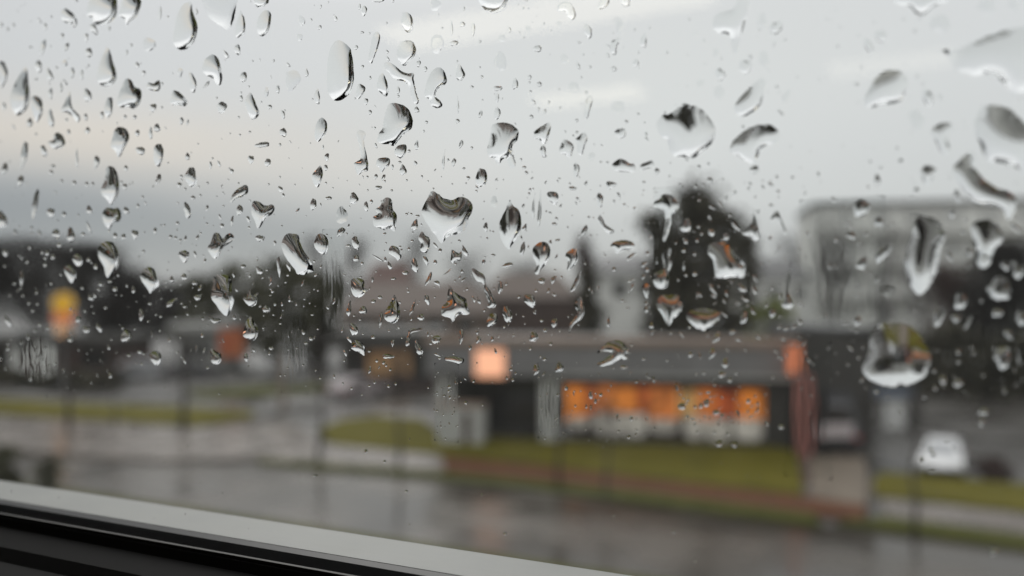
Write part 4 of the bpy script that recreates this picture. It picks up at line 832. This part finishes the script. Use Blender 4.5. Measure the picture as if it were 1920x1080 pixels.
pts = [(D - .0004, ZB - .010), (D - .0004, ZB + .0002), (D - .0015, ZB + .0007), (D - .0035, ZB + .0004), (D - .0052, ZB - .0012), (D - .0060, ZB - .0035), (D - .0060, ZB - .010)]
g.prism(pts, 'x', X0, X1); wpart('gasket', g, M['rubber'], smooth=False)
prof = [(D - .0064, ZB - .012), (D - .0064, ZB - .0012), (D - .0072, ZB - .0006), (D - .0082, ZB - .0012), (D - .0092, ZB - .0030), (D - .0160, ZB - .0046), (D - .0185, ZB - .0068),
        (D - .0240, ZB - .0075), (D - .0262, ZB - .0068), (D - .0280, ZB - .0080), (D - .0330, ZB - .0120), (D - .0420, ZB - .0125), (D - .0440, ZB - .0118), (D - .0460, ZB - .0130), (D - .0500, ZB - .0300), (D - .0310, ZB - .0300)]
wpart('sill', MB().prism(prof, 'x', X0, X1), M['trim'])
wpart('sill_edge', MB().box(X0, X1, D - .0078, D - .0070, ZB - .0009, ZB - .0004), M['sillline'])
ij = MB(); ij.box(X0 - .02, X0, YI, D - .0065, ZB - .03, ZT + .02).box(X1, X1 + .02, YI, D - .0065, ZB - .03, ZT + .02).box(X0, X1, YI, D - .0065, ZT, ZT + .02)
wpart('inner_frame', ij, M['trim'])

# ------------------------------------------------------------------ raindrops
def ellipse_outline(x, y, w_, h_, ang, rnd):
    n = 40; a = math.radians(ang); ca, sa = math.cos(a), math.sin(a)
    big = max(w_, h_)
    asp = h_ / max(w_, 1)
    kind = rnd.random()
    tp = 0.0 if asp < 1.25 else rnd.choice((-.32, -.2, .15, .3, .0)) if asp < 3 else rnd.choice((.25, .0, -.25, .35))
    bend = rnd.uniform(-.16, .16) * (1 if asp > 1.4 else .4)
    f2, f3, f5 = rnd.uniform(0, 6.28), rnd.uniform(0, 6.28), rnd.uniform(0, 6.28)
    am = .10 if big > 30 else .05; f7 = rnd.uniform(0, 6.28)
    out = []
    for i in range(n):
        t = 2 * math.pi * i / n
        r = 1 + am * (math.cos(2 * t + f2) * .8 + math.cos(3 * t + f3) * .8 + math.cos(5 * t + f5) * .5 + math.cos(8 * t + f7) * .28)
        u = math.sin(t) * r; v = -math.cos(t) * r
        u *= 1 + tp * v                       # taper: wider foot (+) or wider head (-)
        u += bend * (1 - v * v) * asp * .6
        p, q = u * w_ / 2, v * h_ / 2
        out.append((x + p * ca - q * sa, y + p * sa + q * ca))
    return out
def spline(pts, per):
    n = len(pts); out = []
    for i in range(n):
        p0, p1, p2, p3 = (pts[(i + k - 1) % n] for k in range(4))
        for j in range(per):
            t = j / per
            out.append(tuple(.5 * ((2 * p1[c]) + (-p0[c] + p2[c]) * t + (2 * p0[c] - 5 * p1[c] + 4 * p2[c] - p3[c]) * t * t + (-p0[c] + 3 * p1[c] - 3 * p2[c] + p3[c]) * t ** 3) for c in (0, 1)))
    return out
def resample(pts, step):
    P = np.array(pts + [pts[0]]); seg = np.hypot(*(P[1:] - P[:-1]).T); s = np.concatenate([[0], np.cumsum(seg)])
    n = max(10, int(round(s[-1] / step))); q = np.arange(n) * s[-1] / n
    return np.stack([np.interp(q, s, P[:, 0]), np.interp(q, s, P[:, 1])], 1)
def inside(poly, q):
    P = np.asarray(poly); Q = np.asarray(q); a = P[None]; b = np.roll(P, 1, 0)[None]; x = Q[:, 0:1]; y = Q[:, 1:2]
    cr = ((a[..., 1] > y) != (b[..., 1] > y)) & (x < (b[..., 0] - a[..., 0]) * (y - a[..., 1]) / (b[..., 1] - a[..., 1] + 1e-15) + a[..., 0])
    return cr.sum(1) % 2 == 1
def area(p):
    p = np.array(p); x, y = p[:, 0], p[:, 1]; return 0.5 * abs(np.dot(x, np.roll(y, -1)) - np.dot(y, np.roll(x, -1)))

drops = []
drnd = random.Random(11)
for (ox, oy, polys, ells) in TILES:
    for (lab, fl, s) in polys:
        pts = [tuple(float(v) for v in q.split(',')) for q in s.split()]
        pts = spline(pts, 6); rg = max(max(p[0] for p in pts) - min(p[0] for p in pts), 20) * .022; f0 = drnd.uniform(0, 50)
        pts = [(x + rg * noise.noise((x * .045 + f0, y * .045, 1.7)) + rg * .5 * noise.noise((x * .12, y * .12 + f0, 4.1)), y + rg * noise.noise((x * .045, y * .045 + f0, 9.3))) for x, y in pts]
        drops.append(dict(pts=[(ox + x / 3, oy + y / 3) for x, y in pts], lab=lab, fl=fl, poly=True))
    for e in ells.split(';'):
        f = e.strip().split(',')
        try: vals = [float(v) for v in f[:5]]
        except ValueError: continue
        if len(vals) < 4: continue
        fl = f[5] if len(f) > 5 else ''
        x, y, w_, h_ = vals[:4]; a = vals[4] if len(vals) > 4 else 0
        pts = ellipse_outline(x, y, w_, h_, a, drnd)
        drops.append(dict(pts=[(ox + p / 3, oy + q / 3) for p, q in pts], lab='', fl=fl, poly=False, w=w_ / 3, h=h_ / 3, ang=a))
for d in drops:
    P = np.array(d['pts']); d['c'] = P.mean(0); d['lo'] = P.min(0); d['hi'] = P.max(0); d['area'] = area(P)
    d.setdefault('w', float(d['hi'][0] - d['lo'][0])); d.setdefault('h', float(d['hi'][1] - d['lo'][1])); d.setdefault('ang', 0)
    if d['poly'] and not d['lab']: pass
drops.sort(key=lambda d: (-int(d['poly']), -d['area']))
LO = np.zeros((4000, 2)); HI = np.zeros((4000, 2)); kept = []
def fits(d, m=1.0):
    n = len(kept)
    c = np.where((LO[:n, 0] < d['hi'][0] + m) & (HI[:n, 0] > d['lo'][0] - m) & (LO[:n, 1] < d['hi'][1] + m) & (HI[:n, 1] > d['lo'][1] - m))[0]
    for i in c:
        k = kept[i]
        if inside(k['pts'], d['pts']).any() or inside(d['pts'], k['pts']).any(): return False
    return True
def keep(d):
    n = len(kept); LO[n] = d['lo']; HI[n] = d['hi']; kept.append(d)
for d in drops:
    if fits(d): keep(d)
    elif d['poly']: print('DROPPED', d['lab'], d['c'])
# fine spatter too small to trace one by one
def spatter(n, box, rr, dens):
    k = 0; tries = 0
    while k < n and tries < n * 30:
        tries += 1
        x = drnd.uniform(box[0], box[2]); y = drnd.uniform(box[1], box[3])
        if drnd.random() > dens(x, y): continue
        r = rr[0] + (rr[1] - rr[0]) * drnd.random() ** 2.2
        big = drnd.random() < .25
        a = drnd.choice((0, 0, 20, -30, -50)) if not big else drnd.uniform(-50, 40)
        asp = drnd.uniform(.8, 1.4) if not big else drnd.uniform(1.8, 3.2)
        pts = ellipse_outline(x, y, 2 * r, 2 * r * asp, a, drnd)
        P = np.array(pts); d = dict(pts=pts, lab='', fl='', poly=False, w=2 * r, h=2 * r * asp, ang=a, c=P.mean(0), lo=P.min(0), hi=P.max(0), area=area(P), tiny=True)
        if fits(d): keep(d); k += 1
def dens_main(x, y):
    v = 0.35 if y < 330 else 1.0 if y < 700 else max(0.0, 1 - (y - 700) / 60) * .8
    if x > 1650: v *= .5
    if y > 380 and 440 < x < 1500: v *= 1.3
    return v
spatter(950, (0, 0, 1920, 770), (1.0, 3.0), dens_main)
spatter(60, (1270, 735, 1440, 800), (1.0, 3.0), lambda x, y: .7)
spatter(26, (1010, 690, 1060, 820), (.9, 1.8), lambda x, y: .8)
spatter(26, (812, 690, 860, 830), (.9, 1.8), lambda x, y: .8)
spatter(24, (1060, 730, 1200, 840), (.9, 2.2), lambda x, y: .8)
spatter(60, (0, 740, 1920, 1000), (.7, 1.5), lambda x, y: .4)

drops = kept
def drop_mesh(d, origin, step_div=15.0):
    """dome of water (Poisson membrane over the outline, heavier towards its foot) closed by a flat back; local coordinates, x along the pane, z up, y outwards"""
    L3 = [on_pane(x, y) for x, y in d['pts']]
    P = np.array([(p.x - origin.x, p.z - origin.z) for p in L3])
    A_ = area(P); size = math.sqrt(A_)
    ext = (P.max(0) - P.min(0)); thin = A_ / max(ext.max(), 1e-6)
    nd = step_div if not d.get('tiny') else 6.0
    st = min(size / nd, thin / (4.5 if not d.get('tiny') else 3.0))
    st = max(st, size / 34)
    O = resample([tuple(p) for p in P], st)
    rs_ = random.Random(int(d['c'][0] * 13 + d['c'][1] * 7))
    lo, hi = O.min(0), O.max(0)
    ys = np.arange(lo[1] + st * .5, hi[1], st * .87); ins = []
    ol = [tuple(p) for p in O]
    for j, yy in enumerate(ys):
        for xx in np.arange(lo[0] + st * (.25 if j % 2 else .75), hi[0], st):
            ins.append((xx + rs_.uniform(-.08, .08) * st, yy + rs_.uniform(-.08, .08) * st))
    if ins:
        I = np.array(ins); okk = inside(ol, I) & (np.sqrt(((I[:, None] - O[None]) ** 2).sum(-1)).min(1) > .55 * st); ins = [tuple(p) for p in I[okk]]
    V = [Vector(p) for p in ol] + [Vector(p) for p in ins]
    no = len(ol)
    r = geometry.delaunay_2d_cdt(V, [], [list(range(no))], 1, 1e-9)
    v2 = np.array([(p.x, p.y) for p in r[0]]); tri = [t for t in r[2] if len(t) == 3]
    orig = r[3]
    bnd = np.zeros(len(v2), bool)
    for i, o_ in enumerate(orig):
        if any(k < no for k in o_): bnd[i] = True
    # boundary by topology
    ec = {}
    for t in tri:
        for a, b in ((t[0], t[1]), (t[1], t[2]), (t[2], t[0])): ec[(min(a, b), max(a, b))] = ec.get((min(a, b), max(a, b)), 0) + 1
    be = [e for e, c in ec.items() if c == 1]
    for a, b in be: bnd[a] = bnd[b] = True
    n = len(v2); K = np.zeros((n, n)); Fv = np.zeros(n)
    ctr_y = (lo[1] + hi[1]) / 2; hy = max((hi[1] - lo[1]) / 2, 1e-6)
    T = np.array(tri); p = v2[T]; X = p[..., 0]; Y = p[..., 1]
    ar = .5 * np.abs((X[:, 1] - X[:, 0]) * (Y[:, 2] - Y[:, 0]) - (X[:, 2] - X[:, 0]) * (Y[:, 1] - Y[:, 0])); ar = np.maximum(ar, 1e-15)
    b = np.stack([Y[:, 1] - Y[:, 2], Y[:, 2] - Y[:, 0], Y[:, 0] - Y[:, 1]], 1); c = np.stack([X[:, 2] - X[:, 1], X[:, 0] - X[:, 2], X[:, 1] - X[:, 0]], 1)
    ke = (b[:, :, None] * b[:, None, :] + c[:, :, None] * c[:, None, :]) / (4 * ar)[:, None, None]
    src = 1 - GRAV * (Y.mean(1) - ctr_y) / hy
    for i in range(3):
        np.add.at(Fv, T[:, i], src * ar / 3)
        for j in range(3): np.add.at(K, (T[:, i], T[:, j]), ke[:, i, j])
    fr_i = np.where(~bnd)[0]; h = np.zeros(n)
    if len(fr_i): h[fr_i] = np.linalg.solve(K[np.ix_(fr_i, fr_i)] + np.eye(len(fr_i)) * 1e-12, Fv[fr_i])
    h = np.maximum(h, 0); hm = h.max() if h.max() > 0 else 1.0
    rin = 2 * math.sqrt(hm)                       # radius of the disc with the same membrane height
    flt = 0.0 if d['fl'] else FLAT
    al = ALPHA_S if d['fl'] == 's' else ALPHA_F if d['fl'] == 'f' else (ALPHA_BIG + (ALPHA_SMALL - ALPHA_BIG) * max(0.0, min(1.0, 1 - d['w'] / 26)))
    if d['c'][0] > 1040 and d['c'][1] < 330: al *= .8
    al *= rs_.uniform(.88, 1.12)
    prof_ = h / hm
    hh = al * rin * ((1 - flt) * prof_ + flt * np.sqrt(np.maximum(prof_, 0)) )
    verts = [(v2[i, 0], float(hh[i]), v2[i, 1]) for i in range(n)]
    faces = []
    for t in tri:
        p = v2[list(t)]; s = (p[1, 0] - p[0, 0]) * (p[2, 1] - p[0, 1]) - (p[2, 0] - p[0, 0]) * (p[1, 1] - p[0, 1])
        faces.append(tuple(t) if s < 0 else tuple(reversed(t)))    # dome faces look outwards (+y)
    nd_f = len(faces)
    verts += [(v2[i, 0], 0.0, v2[i, 1]) for i in range(n)]
    faces += [tuple(n + k for k in reversed(f)) for f in faces[:nd_f]]
    return verts, faces, nd_f
EPS = 0.0001
def link_drop(name, parts):
    v, f, sm = [], [], []
    for (vv, ff, k) in parts:
        b = len(v); v += vv; f += [tuple(b + i for i in q) for q in ff]; sm += [True] * k + [False] * (len(ff) - k)
    me = bpy.data.meshes.new(name); me.from_pydata(v, [], f); me.polygons.foreach_set('use_smooth', sm); me.update()
    me.materials.append(M['water'])
    o = bpy.data.objects.new(name, me); COL.objects.link(o); return o

order = sorted(drops, key=lambda d: -(d['area'] + (1e7 if d['lab'] else 0)))
single = [d for d in order if not d.get('tiny')][:298]; sid = {id(d) for d in single}
rest = [d for d in drops if id(d) not in sid]

# labels: traced landmarks keep their own words; the others are told apart by look and by the landmark they lie next to
def short(l):
    q = l.split(',')[0]
    mp = {'large pale raindrop with a dark curved edge': 'large cut-off drop', 'round raindrop with a bright rim': 'bright-rimmed round drop', 'pointed raindrop with a thick dark bluish rim': 'bluish-rimmed pointed drop', 'dark streaked raindrop narrowing to a point above the tree line': 'dark streaked drop', 'raindrop with a round tan cap and a pointed tip': 'tan-capped one', 'raindrop with a lumpy black crown and a white pointed foot': 'black-crowned one', 'raindrop with a knobbed dark top and a ragged white lower half': 'one with a knobbed dark top', 'raindrop like an open wishbone with a dark arched top': 'one like a wishbone', 'raindrop like a sailing boat with a jagged white base': 'boat-like one', 'raindrop with a saw-toothed dark edge': 'shark-fin one', 'raindrop with a crumpled dark cap and a pointed foot': 'one with a crumpled cap', 'long brownish-edged raindrop sliding into a smaller one': 'long brownish-edged drop', 'flat lens-shaped raindrop beside the lit square sign': 'flat lens-shaped drop', 'bright out-of-focus raindrop hanging from the top edge': 'bright drop hanging from the top edge', 'raindrop like an ice-cream cone': 'ice-cream-cone drop'}
    if q in mp: return mp[q]
    if q.startswith('raindrop with'): return 'one with ' + q[len('raindrop with '):].split(' and ')[0]
    if q.startswith('raindrop like'): return 'one ' + q[len('raindrop '):].split(' with ')[0]
    q = q.split(' with ')[0].split(' sliding')[0].split(' running')[0].split(' pinched')[0].split(' over the')[0].split(' hanging')[0].split(' shaped like')[0].split(' on the')[0].split(' like a bird')[0].split(' blurring')[0]
    return q
marks = [d for d in single if d['lab']]
WORDS_N = ['nearest', 'second nearest', 'third nearest', 'fourth nearest', 'fifth nearest', 'sixth nearest', 'seventh nearest', 'eighth nearest', 'ninth nearest', 'tenth nearest']
buck = {}
for d in single:
    if d['lab']: continue
    mk = min(marks, key=lambda m: float(np.hypot(*(m['c'] - d['c']))) - .3 * m['w'])
    v = d['c'] - mk['c']; dist = float(np.hypot(*v))
    dr = ('below' if v[1] > 0 else 'above') if abs(v[1]) > abs(v[0]) * .8 else ('to the right of' if v[0] > 0 else 'to the left of')
    d['mk'] = mk; d['dir'] = dr; d['dist'] = dist
    buck.setdefault((id(mk), dr), []).append(d)
for k, ds in buck.items():
    ds.sort(key=lambda d: d['dist'])
    for i, d in enumerate(ds):
        asp = d['h'] / max(d['w'], .1)
        sz = 'tiny' if d['area'] < 60 else 'small' if d['area'] < 180 else 'mid-sized' if d['area'] < 600 else 'large'
        shp = ('faint ' if d['fl'] else '') + ('round' if .75 < asp < 1.35 else 'flat' if asp <= .75 else 'slanting' if abs(d['ang']) > 15 else 'thin upright' if asp > 2.6 else 'oval')
        d['lab2'] = f"{sz} {shp} raindrop, {WORDS_N[min(i, 9)]} {d['dir']} the {short(d['mk']['lab'])}"
        if len(d['lab2'].replace('-', ' ').split()) > 15: d['lab2'] = d['lab2'].replace(sz + ' ', '', 1)
        if len(d['lab2'].replace('-', ' ').split()) > 15: d['lab2'] = d['lab2'].replace(' to the', '', 1)
for d in single:
    lb = d['lab'] or d['lab2']
    if len(lb.split()) > 15: print('LONG', len(lb.split()), lb)
    o0 = on_pane(*d['c']); o0.y = D - EPS
    vv = drop_mesh(d, o0)
    o = link_drop('raindrop', [vv]); o.location = o0
    tag(o, d['lab'] or d['lab2'], 'raindrop', 'raindrops on the window glass')
o0 = Vector((0, D - EPS, 0))
sp = link_drop('rain_spatter', [drop_mesh(d, o0) for d in rest]); sp.location = o0
tag(sp, 'fine spatter of tiny raindrops scattered over the window glass', 'rain spatter', kind='stuff')

# thin rippled films of running water
def film(name, label, x0, x1, y0, y1, slope, lam, seed):
    nx, ny = 60, 70; v = []; o0 = on_pane((x0 + x1) / 2, (y0 + y1) / 2); o0.y = D - EPS * .5
    c0 = on_pane(x0, y0); c1 = on_pane(x1, y1)
    k = slope * lam / 6.28
    for j in range(ny + 1):
        for i in range(nx + 1):
            s = i / nx; t = j / ny
            wob = .10 * noise.noise((t * 3.1, seed, 0)) + .05 * noise.noise((t * 9, seed, 5))
            x = c0.x + (c1.x - c0.x) * (s + wob * math.sin(math.pi * s)); z = c0.z + (c1.z - c0.z) * t
            m = min(1, 3.2 * s * (1 - s)) ** 1.5 * min(1, 4 * t * (1 - t)) ** 1.5
            h = m * (k * 2.2 + k * (noise.noise((x / lam, z / lam * .22, seed)) + .6 * noise.noise((x / lam * 2.1, z / lam * .6, seed + 7))))
            v.append((x - o0.x, max(h, 0.0), z - o0.z))
    n = len(v); v += [(p[0], 0.0, p[2]) for p in v]; f = []
    W1 = nx + 1
    for j in range(ny):
        for i in range(nx):
            q = (j * W1 + i, j * W1 + i + 1, (j + 1) * W1 + i + 1, (j + 1) * W1 + i); f.append(q)
    flip = (c1.x > c0.x) == (c1.z < c0.z)
    if not flip: f = [tuple(reversed(q)) for q in f]
    k0 = len(f); f += [tuple(n + a for a in reversed(q)) for q in f[:k0]]
    o = link_drop(name, [(v, f, k0)]); o.location = o0
    return tag(o, label, 'water film', 'films of running water on the glass')
film('water_film', 'broad rippled sheet of running water blurring the flats', 1500, 1660, 375, 640, .10, .0022, 3)
film('water_film', 'narrow vertical water track beside the brown house and olive trees', 605, 645, 430, 625, .13, .0013, 11)
film('water_film', 'narrow water track running down over the driveway beside the red pylon', 1470, 1560, 640, 900, .06, .0022, 19)
film('water_film', 'thin water track over the beige post and young tree', 528, 578, 560, 740, .12, .0014, 23)
film('water_film', 'rippled water track along the wandering rivulet over the big dark tree', 1226, 1282, 352, 600, .11, .0013, 31)
film('water_film', 'broad rippled sheet of running water over the hedge, before the reddish bare tree', 1780, 1930, 470, 720, .08, .0022, 37)
film('water_film', 'short water track over the pale pillars below the round yellow sign', 30, 108, 615, 730, .10, .0018, 41)
film('water_film', 'narrow beaded water track down the porch column beside the lit restaurant window', 1008, 1050, 680, 825, .08, .0012, 43)
film('water_film', 'narrow beaded water track down the porch column above the white bin enclosure', 815, 860, 680, 830, .08, .0012, 47)
